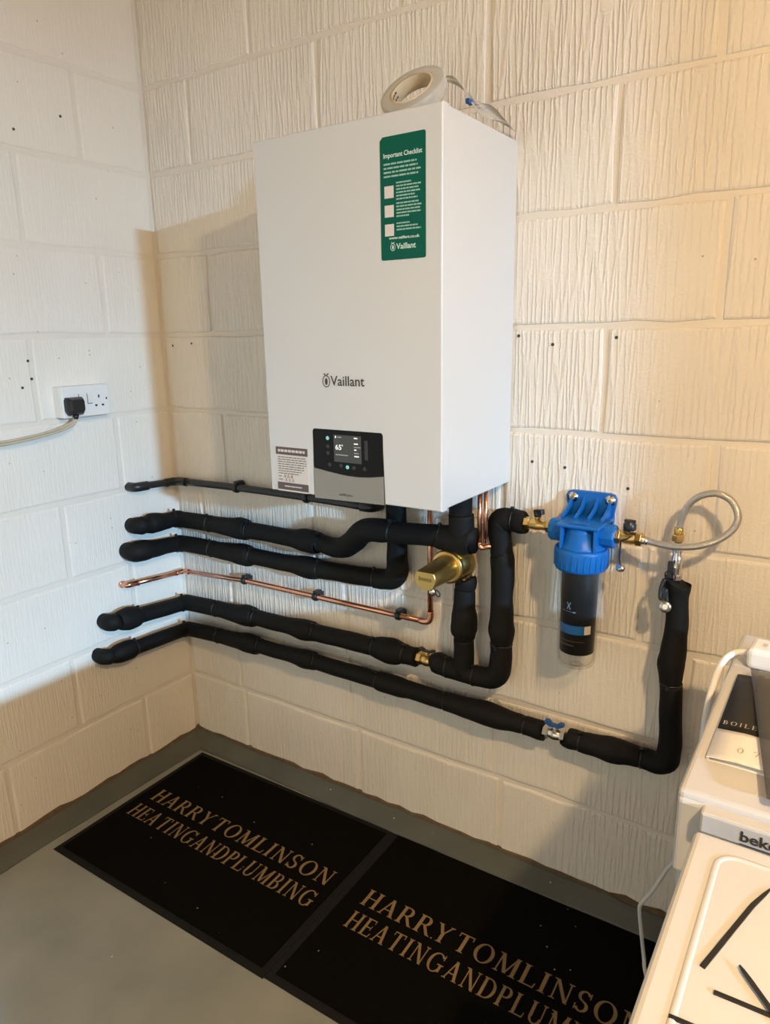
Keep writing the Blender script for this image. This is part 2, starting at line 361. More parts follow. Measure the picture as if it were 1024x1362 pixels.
# ------------------------------------------------------------------ room shell
WT = 0.12
J = [0.249+0.225*k for k in range(0, 11)]      # bed joints
J = [z for z in J if z < CZ-0.02]
def block(parent, u0, u1, z0, z1, side, seed):
    """one painted block with a rounded, slightly uneven arris; the face stands proud of the joint"""
    rnd = random.Random(seed); g = 0.0054
    u0 += g; u1 -= g; z0 += g; z1 -= g
    out = []
    nU = 6 if u1-u0 > 0.2 else 2
    for k in range(nU): out.append((u0+(u1-u0)*k/nU, z0))
    for k in range(2): out.append((u1, z0+(z1-z0)*k/2))
    for k in range(nU): out.append((u1-(u1-u0)*k/nU, z1))
    for k in range(2): out.append((u0, z1-(z1-z0)*k/2))
    jit = [(rnd.uniform(-1, 1)*0.0022, rnd.uniform(-1, 1)*0.0028) for _ in out]
    cu_, cz_ = (u0+u1)/2, (z0+z1)/2; pr = rnd.uniform(-0.0008, 0.0008)
    def ring(inset, d):
        r = []
        for (u, z), (ju, jz) in zip(out, jit):
            uu = u+ju-math.copysign(inset, u-cu_) if abs(u-cu_) > (u1-u0)*0.49 else u+ju
            zz = z+jz-math.copysign(inset, z-cz_) if abs(z-cz_) > (z1-z0)*0.49 else z+jz
            r.append((uu, d, zz) if side == 'b' else (-d, uu, zz))
        return r
    b = B(); b.rings([ring(0, 0.03), ring(-0.0005, 0.0044), ring(0.002, 0.0016+pr), ring(0.006, pr)], True)
    for f in b.bm.faces: f.smooth = False
    o = build('block', b, MW_B if side == 'b' else MW_L, parent)
    return o
wb = struct(build('wall_back', B().box(-WT, RX+WT, 0.0044, WT, -0.05, CZ), M_MORTAR), 'cream painted blockwork wall behind the boiler')
wl = struct(build('wall_left', B().box(-WT, -0.0032, FY, 0.0044, -0.05, CZ), M_MORTAR), 'cream painted blockwork wall with the socket')
OFF_B = [0.25, 0.455+0.225, 0.22, 0.565, 0.235, 0.457, 0.216, 0.457, 0.18, 0.418, 0.2, 0.43, 0.2]
OFF_L = [-0.204, -0.43, -0.20, -0.40, -0.199, -0.431, -0.196, -0.407, -0.219, -0.42, -0.2, -0.41, -0.2]
edges = [0.0]+J+[CZ]
sd = 0
for k in range(len(edges)-1):
    z0, z1 = edges[k], edges[k+1]
    ob_ = OFF_B[k] % 0.45; xs = [0.0]; x = ob_
    if x < 0.06: x += 0.45
    while x < 3.2: xs.append(x); x += 0.45
    for a, c in zip(xs, xs[1:]):
        if c-a > 0.03: sd += 1; block(wb, a, c, z0, z1, 'b', sd)
    ol = OFF_L[k]; ys = [0.0]; y = ol
    while y > FY: ys.append(y); y -= 0.45
    ys.append(FY)
    for a, c in zip(ys, ys[1:]):
        if a-c > 0.03: sd += 1; block(wl, c, a, z0, z1, 'l', sd)
struct(build('floor', B().box(-WT, RX+WT, FY-WT, WT, -0.06, 0.0), M_FLOOR), 'grey-green painted concrete floor')
struct(build('ceiling', B().box(-WT, RX+WT, FY-WT, WT, CZ, CZ+0.06), M_CEIL))
b = B().box(-WT, FILL_X0, FY-WT, FY, -0.05, CZ); b.box(FILL_X1, RX+WT, FY-WT, FY, -0.05, CZ); b.box(FILL_X0, FILL_X1, FY-WT, FY, FILL_Z1, CZ)
struct(build('wall_front', b, MW_F))
b = B()
for x0, x1, z0, z1 in ((FILL_X0-0.03, FILL_X0+0.03, 0, FILL_Z1+0.03), (FILL_X1-0.03, FILL_X1+0.03, 0, FILL_Z1+0.03), (FILL_X0-0.03, FILL_X1+0.03, FILL_Z1-0.03, FILL_Z1+0.03)): b.box(x0, x1, FY-0.02, FY+0.015, z0, z1, 0.003)
struct(build('added_door_frame', b, M_WHITE_P))  # frame round the added fill light opening, out of view
b = B()
b.box(RX, RX+WT, FY, 0.0, -0.05, WIN_Z0); b.box(RX, RX+WT, FY, 0.0, WIN_Z1, CZ)
b.box(RX, RX+WT, FY, WIN_Y0, WIN_Z0, WIN_Z1); b.box(RX, RX+WT, WIN_Y1, 0.0, WIN_Z0, WIN_Z1)
struct(build('wall_right', b, MW_F))
b = B(); t_ = 0.04
for (y0, y1, z0, z1) in ((WIN_Y0, WIN_Y1, WIN_Z0, WIN_Z0+t_), (WIN_Y0, WIN_Y1, WIN_Z1-t_, WIN_Z1), (WIN_Y0, WIN_Y0+t_, WIN_Z0, WIN_Z1), (WIN_Y1-t_, WIN_Y1, WIN_Z0, WIN_Z1)):
    b.box(RX+0.05, RX+0.10, y0, y1, z0, z1, 0.004)
wf = struct(build('window_1', b, M_WHITE_P))
build('pane', B().box(RX+0.07, RX+0.078, WIN_Y0+t_, WIN_Y1-t_, WIN_Z0+t_, WIN_Z1-t_), M_PANE, wf)
# sloped cement kerbs at the foot of both walls, painted like the floor, with a ragged brown upper edge
def kerb(name, side, length, h, wd, seed):
    rnd = random.Random(seed); n = 40; b = B(); rr = []
    for i in range(n+1):
        t = i/n*length; hh = h+rnd.uniform(-0.002, 0.003); ww = wd+rnd.uniform(-0.002, 0.002)+0.003*math.sin(t*5+seed)
        prof = ((0.006, -0.004), (-ww, -0.004), (-ww, 0.003), (-ww*0.93, 0.009), (-0.020, hh-0.007), (-0.010, hh-0.001), (0.006, hh))
        rr.append([(t, d, z) if side == 'b' else (-d, -t, z) for d, z in prof])
    b.rings(rr)
    for f in b.bm.faces: f.smooth = False
    o = struct(build(name, b, M_KERB))
    b = B(); rr = []
    for i in range(n*2+1):
        t = i/n/2*length; hh = h+rnd.choice((0.003, 0.005, 0.006, 0.008, 0.011, 0.014))*rnd.uniform(0.6, 1.1)
        rr.append([(t, d, z) if side == 'b' else (-d, -t, z) for d, z in ((0.004, h-0.006), (-0.007, h-0.004), (-0.0045, hh), (0.004, hh+0.001))])
    b.rings(rr)
    for f in b.bm.faces: f.smooth = False
    build('rough_edge', b, M_EDGE, o)
    return o
kerb('baseboard_back', 'b', 3.2, 0.038, 0.058, 3)
kerb('baseboard_left', 'l', 3.25, 0.034, 0.068, 8)
# plugged screw holes left in the walls
for i, (x, z) in enumerate(((0.125, 1.348), (0.041, 1.342), (1.166, 1.356), (1.244, 1.337), (1.378, 1.350), (1.207, 1.081), (1.283, 1.074), (1.421, 1.041))):
    build('screw_hole', B().lathe((x, -0.0012, z), (0, 1, 0), ((0, 0.0035), (0.003, 0.0035)), 10), M_DARKPRINT, wb)
for i, (y, z) in enumerate(((-0.438, 1.267), (-0.466, 1.246), (-0.442, 1.313), (-0.267, 1.923), (-0.399, 1.866))):
    build('screw_hole', B().lathe((0.0012, y, z), (-1, 0, 0), ((0, 0.0035), (0.003, 0.0035)), 10), M_DARKPRINT, wl)
# the lamp that lights the room from above, right of the camera
t = thing('pendant_lamp', 'flat warm disc bulb hanging from the ceiling on a white cable', 'lamp', (BULB.x, BULB.y, CZ))
build('ceiling_rose', B().lathe((BULB.x, BULB.y, CZ), (0, 0, -1), ((0, 0.045), (0.012, 0.043), (0.022, 0.02), (0.03, 0.006)), 24), M_WHITE_P, t)
build('flex', B().tube([(BULB.x, BULB.y, CZ-0.02), (BULB.x, BULB.y, BULB.z+0.10)], 0.0035, 8), M_WHITECBL, t)
build('lampholder', B().lathe((BULB.x, BULB.y, BULB.z+0.105), (0, 0, -1), ((0, 0.008), (0.01, 0.016), (0.045, 0.017), (0.090, 0.016)), 20), M_WHITE_P, t)
build('bulb', B().lathe((BULB.x, BULB.y, BULB.z+0.05), (0, 0, -1), ((0.034, 0.016), (0.038, 0.032), (0.044, 0.042), (0.051, 0.045), (0.058, 0.041), (0.064, 0.030), (0.068, 0.015), (0.069, 0.004)), 24), M_BULB, t)

# cupboard added out of view to keep window daylight off the back wall
t = thing('added_cupboard', 'added tall pine cupboard, out of view, shading the back wall from the window', 'cupboard', (2.8, -0.22, 0))
M_PINE = simple('pine_board', (0.42, 0.24, 0.11), 0.5, noise=0.2, nscale=9)
build('carcass', B().box(2.45, 3.15, -0.44, -0.062, 0.0, 2.10, 0.003), M_PINE, t)
for x0, hx in ((2.453, 2.775), (2.803, 2.825)):
    d_ = build('door', B().box(x0, x0+0.344, -0.460, -0.441, 0.06, 2.095, 0.003), M_PINE, t)
    build('knob', B().lathe((hx, -0.460, 1.05), (0, -1, 0), ((0, 0.008), (0.012, 0.008), (0.016, 0.015), (0.026, 0.013), (0.029, 0.005)), 16), M_PINE, d_)

# ------------------------------------------------------------------ boiler
BX0, BX1, BY, BZ0, BZ1 = 0.715, 1.155, -0.325, 1.027, 1.747
t = thing('boiler', 'white wall-hung combi boiler with a black display and teal sticker', 'boiler', ((BX0+BX1)/2, 0, BZ0))
build('casing', B().box(BX0+0.002, BX1-0.0015, BY+0.0235, -0.001, BZ0+0.002, BZ1-0.001, 0.003), M_WHITE, t)
# front shell: a shallow tray, its bottom part cut out for the control panel
PX0, PX1, PZ1 = 0.842, 1.021, 1.173
b = B()
b.box(BX0, PX0-0.003, BY, BY+0.0225, BZ0, PZ1+0.003, 0.0)
b.box(PX1+0.003, BX1, BY, BY+0.0225, BZ0, PZ1+0.003, 0.0)
b.box(BX0, BX1, BY, BY+0.0225, PZ1+0.003, BZ1, 0.0)
bmesh.ops.remove_doubles(b.bm, verts=b.bm.verts, dist=1e-5)
# one outline instead of three boxes, so the front is a single smooth sheet
b.bm.free(); b = B()
poly = [(BX0, BZ0), (PX0-0.002, BZ0), (PX0-0.002, PZ1-0.003), (PX0+0.003, PZ1+0.002), (PX1-0.003, PZ1+0.002), (PX1+0.002, PZ1-0.003), (PX1+0.002, BZ0), (BX1, BZ0), (BX1, BZ1), (BX0, BZ1)]
b.prism(poly, (0, BY+0.0225, 0), (1, 0, 0), (0, 0, 1), 0.0225)
es = [e for e in b.bm.edges if all(abs(v.co.y-BY) < 1e-5 for v in e.verts)]
bmesh.ops.bevel(b.bm, geom=es, offset=0.003, segments=3, affect='EDGES', profile=0.5)
fs = build('front_shell', b, M_WHITE, t)
build('seam', B().box(BX0+0.0015, BX1-0.001, BY+0.0222, BY+0.0240, BZ0+0.0015, BZ1-0.0015), M_SEAM, t)
# control panel
def panel_curve(x):            # lower edge of the gloss panel
    s = (x-PX0)/(PX1-PX0); return 1.089 - 0.010*math.sin(math.pi*min(1, s*0.92)**1.15) + 0.000*s
top = [(PX0+0.004, PZ1), (PX1-0.004, PZ1), (PX1-0.001, PZ1-0.003), (PX1, PZ1-0.006)]
low = [(PX1-(PX1-PX0)*k/16, panel_curve(PX1-(PX1-PX0)*k/16)) for k in range(17)]
b = B().prism(list(reversed(top+low+[(PX0, PZ1-0.006), (PX0+0.001, PZ1-0.003)])), (0, BY-0.0005, 0), (1, 0, 0), (0, 0, 1), -0.016)
dp = build('display_panel', b, M_PANEL, t)
lowr = [(x, z-0.0012) for x, z in low]
b = B().prism(lowr+[(PX0, BZ0-0.005), (PX1, BZ0-0.001)], (0, BY-0.0010, 0), (1, 0, 0), (0, 0, 1), -0.014)
fl = build('control_flap', b, M_FLAP, t)
yy = BY-0.0008
scn = build('screen', flat_rect(B(), 0.8975, 0.968, 1.106, 1.163, yy), M_SCREEN, dp)
b = put_text(B(), '65', 0.902, 0.9175, 1.132, 0.0105, (0, yy-0.0001, 0), FX, FZ, 0.012)
put_text(b, '°', 0.9188, 0.9218, 1.1325, 0.0105, (0, yy-0.0001, 0), FX, FZ, 0.0)
build('lettering', b, M_GLOWTXT, dp, normals=False)
b = B()
for k, (z, l_) in enumerate(((1.157, 0.009), (1.1455, 0.010), (1.133, 0.006), (1.1195, 0.012))): flat_rect(b, 0.950, 0.950+l_, z, z+0.0024, yy-0.0003)
flat_rect(b, 0.9015, 0.9045, 1.156, 1.1605, yy-0.0003)
build('menu_icon', b, M_GLOWTXT, dp, normals=False)
b = B(); greek(b, 0.902, 0.934, 1.1205, 0.0016, yy-0.0003, 4, 4); greek(b, 0.950, 0.966, 1.139, 0.0013, yy-0.0003, 5, 3); greek(b, 0.950, 0.963, 1.1265, 0.0013, yy-0.0003, 6, 3); greek(b, 0.908, 0.918, 1.1575, 0.0015, yy-0.0003, 7, 2)
build('menu_text', b, M_GLOWDIM, dp, normals=False)
for (x, z, r, m_) in ((0.8815, 1.1545, 0.0042, M_LED), (0.9315, 1.0965, 0.0042, M_LED), (0.8815, 1.137, 0.0042, M_ICON), (0.8815, 1.123, 0.0042, M_ICON), (0.885, 1.0985, 0.0042, M_ICON), (0.915, 1.0985, 0.0042, M_ICON), (0.948, 1.0965, 0.0042, M_ICON), (0.975, 1.0965, 0.0042, M_ICON)):
    build('touch_key', B().lathe((x, BY-0.0003, z), (0, -1, 0), ((0, r), (0.0006, r)), 14), m_, dp)
b = B().box(0.976, 0.984, BY-0.0009, BY, 1.115, 1.155, 0.0004)
build('slider_key', b, M_ICON, dp)
b = put_text(B(), 'ecoTEC', 0.9085, 0.9285, 1.0345, 0.0050, (0, BY-0.0012, 0), FX, FZ, 0.01)
put_text(b, 'plus', 0.9305, 0.9430, 1.0345, 0.0050, (0, BY-0.0012, 0), FX, FZ, 0.0)
build('lettering', b, M_DARKPRINT, fl, normals=False)
# emblem + name on the front
def emblem(b, cx, cz, h, y, skew=0):
    """upright oval ring, two small ears on top, a long slim shape inside"""
    w_ = h*0.36; n = 28; c = cz+h*0.42
    for i in range(n):
        a0, a1 = 2*math.pi*i/n, 2*math.pi*(i+1)/n
        q = []
        for a, k in ((a0, 1), (a1, 1), (a1, 0.80), (a0, 0.80)): q.append((cx+w_*k*math.cos(a), y, c+h*0.45*(k if k == 1 else 0.85)*math.sin(a)))
        b.bm.faces.new([b.bm.verts.new(p) for p in q])
    for sgn in (-1, 1):
        pts = [(cx+sgn*w_*0.12, c+h*0.40), (cx+sgn*w_*0.55, c+h*0.50), (cx+sgn*w_*0.80, c+h*0.58), (cx+sgn*w_*0.35, c+h*0.58), (cx+sgn*w_*0.08, c+h*0.48)]
        b.bm.faces.new([b.bm.verts.new((x, y, z)) for x, z in (pts if sgn > 0 else list(reversed(pts)))])
    pts = [(cx+w_*0.36*math.cos(a*math.pi/8), c-h*0.02+h*0.26*math.sin(a*math.pi/8)) for a in range(16)]
    b.bm.faces.new([b.bm.verts.new((x, y, z)) for x, z in pts])
    return b
build('emblem', emblem(B(), 0.8835, 1.2605, 0.0275, BY-0.0005), M_DARKPRINT, t, normals=False)
b = put_text(B(), 'Vaillant', 0.8945, 0.9795, 1.2640, 0.0195, (0, BY-0.0001, 0), FX, FZ, 0.012)
build('lettering', b, M_DARKPRINT, t, normals=False)
# teal checklist sticker
SX0, SX1, SZ0, SZ1 = 1.0255, 1.1215, 1.4975, 1.7075
def rrect(x0, x1, z0, z1, r, cut=None):
    p = []
    for cx, cz, a0 in ((x1-r, z0+r, -90), (x1-r, z1-r, 0), (x0+r, z1-r, 90), (x0+r, z0+r, 180)):
        if cut and a0 == 90: p += [(x0+cut, z1), (x0, z1-cut)]; continue
        for k in range(5): a = math.radians(a0+22.5*k); p.append((cx+r*math.cos(a), cz+r*math.sin(a)))
    return p
sk = build('checklist_sticker', B().prism(rrect(SX0, SX1, SZ0, SZ1, 0.004, 0.006), (0, BY+0.0001, 0), (1, 0, 0), (0, 0, 1), 0.0008), M_TEAL, t)
sk['label'] = 'teal printed checklist sticker'
yy = BY-0.0009
build('lettering', put_text(B(), 'Important Checklist', 1.0335, 1.1150, 1.6720, 0.0078, (0, yy, 0), FX, FZ, 0.02), M_MINT, sk, normals=False)
build('lettering', put_text(B(), 'www.vaillant.co.uk', 1.0430, 1.1090, 1.5335, 0.0048, (0, yy, 0), FX, FZ, 0.025), M_MINT, sk, normals=False)
build('lettering', put_text(B(), 'Vaillant', 1.0590, 1.1010, 1.5160, 0.0098, (0, yy, 0), FX, FZ, 0.02), M_MINT, sk, normals=False)
build('emblem', emblem(B(), 1.0515, 1.5135, 0.0150, yy-0.0004), M_MINT, sk, normals=False)
b = B()
for k, l_ in enumerate((0.070, 0.072, 0.078, 0.073)): greek(b, 1.0335, 1.0335+l_, 1.6600-k*0.0069, 0.0030, yy-0.0003, 20+k, 7)
for j, (zt, ls) in enumerate(((1.6275, (0.032, 0.052, 0.047, 0.050, 0.041, 0.045)), (1.5930, (0.047, 0.053, 0.050, 0.051, 0.027)), (1.5590, (0.028, 0.045, 0.052)))):
    for k, l_ in enumerate(ls): greek(b, 1.0600, 1.0600+l_, zt-k*0.0055, 0.0026, yy-0.0003, 40+10*j+k, 6)
build('printed_lines', b, M_MINT_L, sk, normals=False)
for z in (1.6045, 1.5720, 1.5395):
    build('blank_square', flat_rect(B(), 1.0345, 1.0545, z, z+0.0205, yy-0.0003), M_PAPER, sk, normals=False)
# service label bottom left
sl = build('service_label', B().prism(rrect(0.7345, 0.8255, 1.027+0.0005, 1.1275, 0.003), (0, BY+0.0001, 0), (1, 0, 0), (0, 0, 1), 0.0007), M_PAPER, t)
sl['label'] = 'small paper service label with dark bands'
build('label_band', flat_rect(B(), 0.7345, 0.8255, 1.1100, 1.1270, yy), M_PURPLE, sl, normals=False)
build('label_band', flat_rect(B(), 0.7355, 0.8245, 1.0310, 1.0475, yy), M_PURPLE, sl, normals=False)
b = B()
for k, l_ in enumerate((0.081, 0.083, 0.083, 0.083, 0.076, 0.078, 0.068, 0.060)): greek(b, 0.7395, 0.7395+l_*0.98, 1.1035-k*0.0052, 0.0016, yy, 60+k, 8)
greek(b, 0.7395, 0.749, 1.0600, 0.0016, yy, 71, 2); greek(b, 0.7395, 0.752, 1.0530, 0.0016, yy, 72, 2)
build('printed_lines', b, M_DARKPRINT, sl, normals=False)
b = B(); greek(b, 0.741, 0.820, 1.1160, 0.0055, yy-0.0002, 73, 9); greek(b, 0.756, 0.806, 1.0380, 0.0026, yy-0.0002, 74, 4)
build('printed_title', b, M_PAPER, sl, normals=False)
b = B()
for x0 in (0.755, 0.765, 0.775):
    b.tube([(x0, yy-0.0003, 1.058), (x0+0.003, yy-0.0003, 1.066), (x0+0.004, yy-0.0003, 1.058), (x0+0.007, yy-0.0003, 1.064)], 0.0003, 5)
    b.tube([(x0+0.004, yy-0.0003, 1.050), (x0+0.007, yy-0.0003, 1.057), (x0+0.009, yy-0.0003, 1.050)], 0.0003, 5)
build('handwriting', b, M_DARKPRINT, sl)
# underside stubs
for x, y in ((0.886, -0.080), (1.086, -0.112)):
    build('connector', B().lathe((x, y, BZ0+0.004), (0, 0, -1), ((0, 0.021), (0.0060, 0.021), (0.0060, 0.016), (0.0085, 0.016)), 16), M_BRASS, t)

# ------------------------------------------------------------------ roll of tape on the boiler
t = thing('tape_roll', 'roll of translucent printed tape leaning on top of the boiler', 'tape roll', (1.028, -0.22, 1.747))
rot = Matrix.Translation((1.030, -0.265, 1.7655)) @ Matrix.Rotation(math.radians(-42), 4, 'X')
# local: ring stands on z=0, axis along Y
Rr, Ri, Wd = 0.065, 0.044, 0.026
def loc_lathe(prof, n=48):
    return B().lathe((0, 0, Rr), (0, 1, 0), prof, n, False, closed=True)
build('tape', loc_lathe(((0, Ri), (0.0015, Ri-0.0), (Wd, Ri), (Wd, Rr-0.002), (Wd-0.002, Rr), (0.002, Rr), (0, Rr-0.002))).xform(rot), M_TAPE, t)
build('cardboard_core', loc_lathe(((-0.001, Ri-0.004), (Wd+0.001, Ri-0.004), (Wd+0.001, Ri-0.0003), (-0.001, Ri-0.0003))).xform(rot), M_CORE, t)
b = B()
for row, yv in enumerate((0.004, 0.013)):
    a = 170.0
    rnd = random.Random(90+row)
    while a < 370:
        da = rnd.uniform(7, 18); rr_ = Ri-0.0046
        for k in range(3):
            a0, a1 = math.radians(a+da*k/3), math.radians(a+da*(k+1)/3)
            b.bm.faces.new([b.bm.verts.new((rr_*math.cos(q), y_, Rr+rr_*math.sin(q))) for q, y_ in ((a0, yv), (a1, yv), (a1, yv+0.0035), (a0, yv+0.0035))])
        a += da+3
build('printed_lines', b.xform(rot), M_DARKPRINT, t, normals=False)
# loose end of the tape trailing to the right and back to the wall
pts = catmull([(1.028, -0.135, 1.850), (1.055, -0.130, 1.846), (1.085, -0.12, 1.828), (1.105, -0.10, 1.806), (1.125, -0.07, 1.785), (1.15, -0.03, 1.765)], 6)
b = B(); rr = []
for i, p in enumerate(pts):
    tw = 0.6*math.sin(i*0.35); P = Vector(p); wv = Vector((0.15, 0.85*math.cos(tw), math.sin(tw)*0.6)).normalized()*0.024; nn = Vector((0, 0, 0.0006))
    rr.append([P-wv-nn, P+wv-nn, P+wv+nn, P-wv+nn])
b.rings(rr); build('loose_end', b, M_TAPE, t)
build('printed_mark', B().box(1.015, 1.027, -0.128, -0.126, 1.858, 1.8605), M_DARKPRINT, t)
build('printed_mark', B().box(1.034, 1.045, -0.128, -0.126, 1.853, 1.8555), M_DARKPRINT, t)
build('blue_tab', B().box(1.096, 1.104, -0.128, -0.108, 1.797, 1.806, 0.001), M_BLUE_H, t)

# ------------------------------------------------------------------ pipework
SEED = [0]
def sleeve(parent, pts, n=20, sub=4, name='foam_sleeve'):
    SEED[0] += 1; rnd = random.Random(SEED[0]); out = []; ph = rnd.uniform(0, 6)
    p_ = catmull([(x, y, z_, r+max(0, r-0.0262)*0.35) for x, y, z_, r in pts], sub)
    for i, (x, y, z_, r) in enumerate(p_): out.append((x+0.0006*math.sin(i*0.9+ph), y, z_+0.0006*math.cos(i*0.7+ph), r*(1+0.012*math.sin(i*1.3+ph))))
    return build(name, B().tube(out, n=n), M_FOAM, parent)
def tie(parent, c, axis, r, headdir=(0, -0.35, 1)):
    a = Vector(axis).normalized(); hd = Vector(headdir); hd = (hd-a*hd.dot(a)).normalized()
    b = B().torus(c, axis, r, 0.0017, 20, 6, 1.4)
    p = Vector(c)+hd*(r+0.003); s_ = a.cross(hd)
    m = Matrix((a, s_, hd)).transposed().to_4x4(); m.translation = p
    b.box(-0.0040, 0.0040, -0.0034, 0.0034, -0.003, 0.0065, 0.0008, 1, m)
    return build('cable_tie', b, M_TIE, parent)
def run(x0, x1, y, z0, z1, r, bulge=None, end=None):
    """straight sleeve along the back wall, swelling over a fitting near its far end"""
    f = lambda s: (x0+(x1-x0)*s, y, z0+(z1-z0)*s)
    p = [(*f(0), r*0.94), (*f(0.04), r), (*f(0.35), r*1.0)]
    if bulge:
        p += [(*f(0.62), r*1.03), (*f(0.80), bulge), (*f(0.93), bulge*0.98), (*f(0.985), bulge*0.93), (*f(1.0), bulge*0.86)]
    else: p += [(*f(0.7), r*1.02), (*f(0.97), r*1.0), (*f(1.0), r*0.94)]
    return p
WY = -0.041
# upper insulated pipe
t = thing('insulated_pipe', 'black foam-lagged pipe, topmost lagged one, bending outward beneath the boiler', 'pipe', (0.45, 0, 0.81), 'lagged pipes')
sleeve(t, [(-0.008, -0.186, 0.816, 0.020), (0.018, -0.190, 0.816, 0.023), (0.036, -0.188, 0.817, 0.026), (0.044, -0.176, 0.817, 0.027), (0.044, -0.166, 0.816, 0.021)])
sleeve(t, [(0.042, -0.170, 0.817, 0.022), (0.042, -0.160, 0.816, 0.027), (0.042, -0.140, 0.815, 0.030), (0.042, -0.110, 0.812, 0.028), (0.042, -0.080, 0.810, 0.025), (0.042, -0.058, 0.809, 0.0245)])
sleeve(t, [(0.041, -0.062, 0.808, 0.0225), (0.042, -0.056, 0.808, 0.0255), (0.047, -0.046, 0.808, 0.027), (0.070, WY, 0.808, 0.026), (0.19, WY, 0.810, 0.0255), (0.26, WY, 0.811, 0.027), (0.31, WY, 0.812, 0.031), (0.338, WY, 0.812, 0.030), (0.350, WY, 0.812, 0.026)])
sleeve(t, run(0.351, 0.616, WY, 0.812, 0.812, 0.0245, 0.031))
sleeve(t, [(0.616, WY, 0.812, 0.0225), (0.625, WY, 0.812, 0.0245), (0.67, -0.046, 0.810, 0.0265), (0.715, -0.056, 0.820, 0.0285), (0.755, -0.072, 0.846, 0.0295), (0.795, -0.094, 0.878, 0.0295), (0.835, -0.107, 0.896, 0.029), (0.875, -0.110, 0.900, 0.0285), (0.900, -0.110, 0.901, 0.027)])
sleeve(t, [(0.898, -0.110, 0.900, 0.025), (0.905, -0.110, 0.900, 0.0265), (0.96, -0.110, 0.904, 0.026), (1.025, -0.110, 0.908, 0.0265), (1.036, -0.110, 0.908, 0.025)])
sleeve(t, [(1.034, -0.110, 0.907, 0.0275), (1.040, -0.110, 0.907, 0.0290), (1.070, -0.110, 0.908, 0.0300), (1.114, -0.110, 0.909, 0.0300), (1.1165, -0.110, 0.909, 0.0285)], 24, 2)
sleeve(t, [(1.087, -0.111, 0.905, 0.0285), (1.088, -0.112, 0.950, 0.0285), (1.088, -0.112, 0.968, 0.0280)], 24, 2)
sleeve(t, [(1.086, -0.112, 0.964, 0.0240), (1.086, -0.112, 0.970, 0.0262), (1.086, -0.112, 1.021, 0.0262)], 24, 2)
for c, ax, r in (((0.042, -0.056, 0.808), (0.3, 1, 0), 0.0255), ((0.188, WY, 0.810), (1, 0, 0), 0.0253), ((0.352, WY, 0.812), (1, 0, 0), 0.0245), ((0.619, WY, 0.812), (1, 0, 0), 0.0242), ((0.900, -0.110, 0.900), (1, 0, 0), 0.0268), ((1.037, -0.110, 0.908), (1, 0, 0), 0.0275)): tie(t, c, ax, r)
# second insulated pipe
t = thing('insulated_pipe', 'black foam-lagged pipe just above the copper pipe, curving up to the boiler', 'pipe', (0.45, 0, 0.733), 'lagged pipes')
sleeve(t, [(-0.008, -0.213, 0.742, 0.021), (0.015, -0.215, 0.742, 0.026), (0.036, -0.210, 0.742, 0.030), (0.045, -0.185, 0.740, 0.0305), (0.044, -0.150, 0.736, 0.0275), (0.042, -0.110, 0.732, 0.0255), (0.042, -0.058, 0.727, 0.0245)])
sleeve(t, [(0.041, -0.062, 0.726, 0.0225), (0.042, -0.056, 0.726, 0.0255), (0.047, -0.046, 0.727, 0.027), (0.070, WY, 0.728, 0.026), (0.19, WY, 0.730, 0.0255), (0.26, WY, 0.731, 0.027), (0.315, WY, 0.732, 0.031), (0.345, WY, 0.732, 0.030), (0.357, WY, 0.733, 0.026)])
sleeve(t, run(0.357, 0.612, WY, 0.733, 0.735, 0.0245, 0.030))
sleeve(t, run(0.612, 0.802, WY, 0.735, 0.744, 0.0250))
sleeve(t, [(0.800, WY, 0.744, 0.0235), (0.806, WY, 0.744, 0.0262), (0.832, WY, 0.746, 0.0270), (0.858, WY, 0.756, 0.0285), (0.870, -0.042, 0.780, 0.0285), (0.872, -0.046, 0.82, 0.0265), (0.875, -0.050, 0.88, 0.0258), (0.880, -0.062, 0.95, 0.0258), (0.886, -0.080, 1.021, 0.0258)])
for c, ax, r in (((0.042, -0.056, 0.726), (0.3, 1, 0), 0.0255), ((0.19, WY, 0.730), (1, 0, 0), 0.0253), ((0.358, WY, 0.733), (1, 0, 0), 0.0245), ((0.614, WY, 0.735), (1, 0, 0), 0.0245), ((0.803, WY, 0.744), (1, 0, 0), 0.0258)): tie(t, c, ax, r)
# third insulated pipe (to the brass valve)
t = thing('insulated_pipe', 'black foam-lagged pipe just below the copper pipe, ending at a brass valve', 'pipe', (0.45, 0, 0.54), 'lagged pipes')
sleeve(t, [(-0.008, -0.316, 0.550, 0.020), (0.014, -0.318, 0.550, 0.024), (0.034, -0.316, 0.550, 0.026), (0.043, -0.306, 0.550, 0.0255), (0.043, -0.296, 0.549, 0.021)])
sleeve(t, [(0.042, -0.302, 0.549, 0.021), (0.042, -0.292, 0.548, 0.028), (0.042, -0.268, 0.546, 0.0325), (0.042, -0.238, 0.543, 0.0315), (0.042, -0.222, 0.541, 0.026)])
sleeve(t, [(0.042, -0.225, 0.541, 0.0225), (0.042, -0.216, 0.540, 0.0245), (0.042, -0.14, 0.533, 0.0245), (0.042, -0.058, 0.525, 0.0245)])
sleeve(t, [(0.041, -0.062, 0.524, 0.0225), (0.042, -0.056, 0.524, 0.0255), (0.047, -0.046, 0.525, 0.0265), (0.070, WY, 0.527, 0.026), (0.19, WY, 0.532, 0.0255), (0.26, WY, 0.534, 0.027), (0.31, WY, 0.536, 0.031), (0.342, WY, 0.537, 0.030), (0.355, WY, 0.538, 0.026)])
sleeve(t, run(0.355, 0.584, WY, 0.538, 0.542, 0.0245, 0.0295))
sleeve(t, run(0.584, 0.792, WY, 0.542, 0.547, 0.0250))
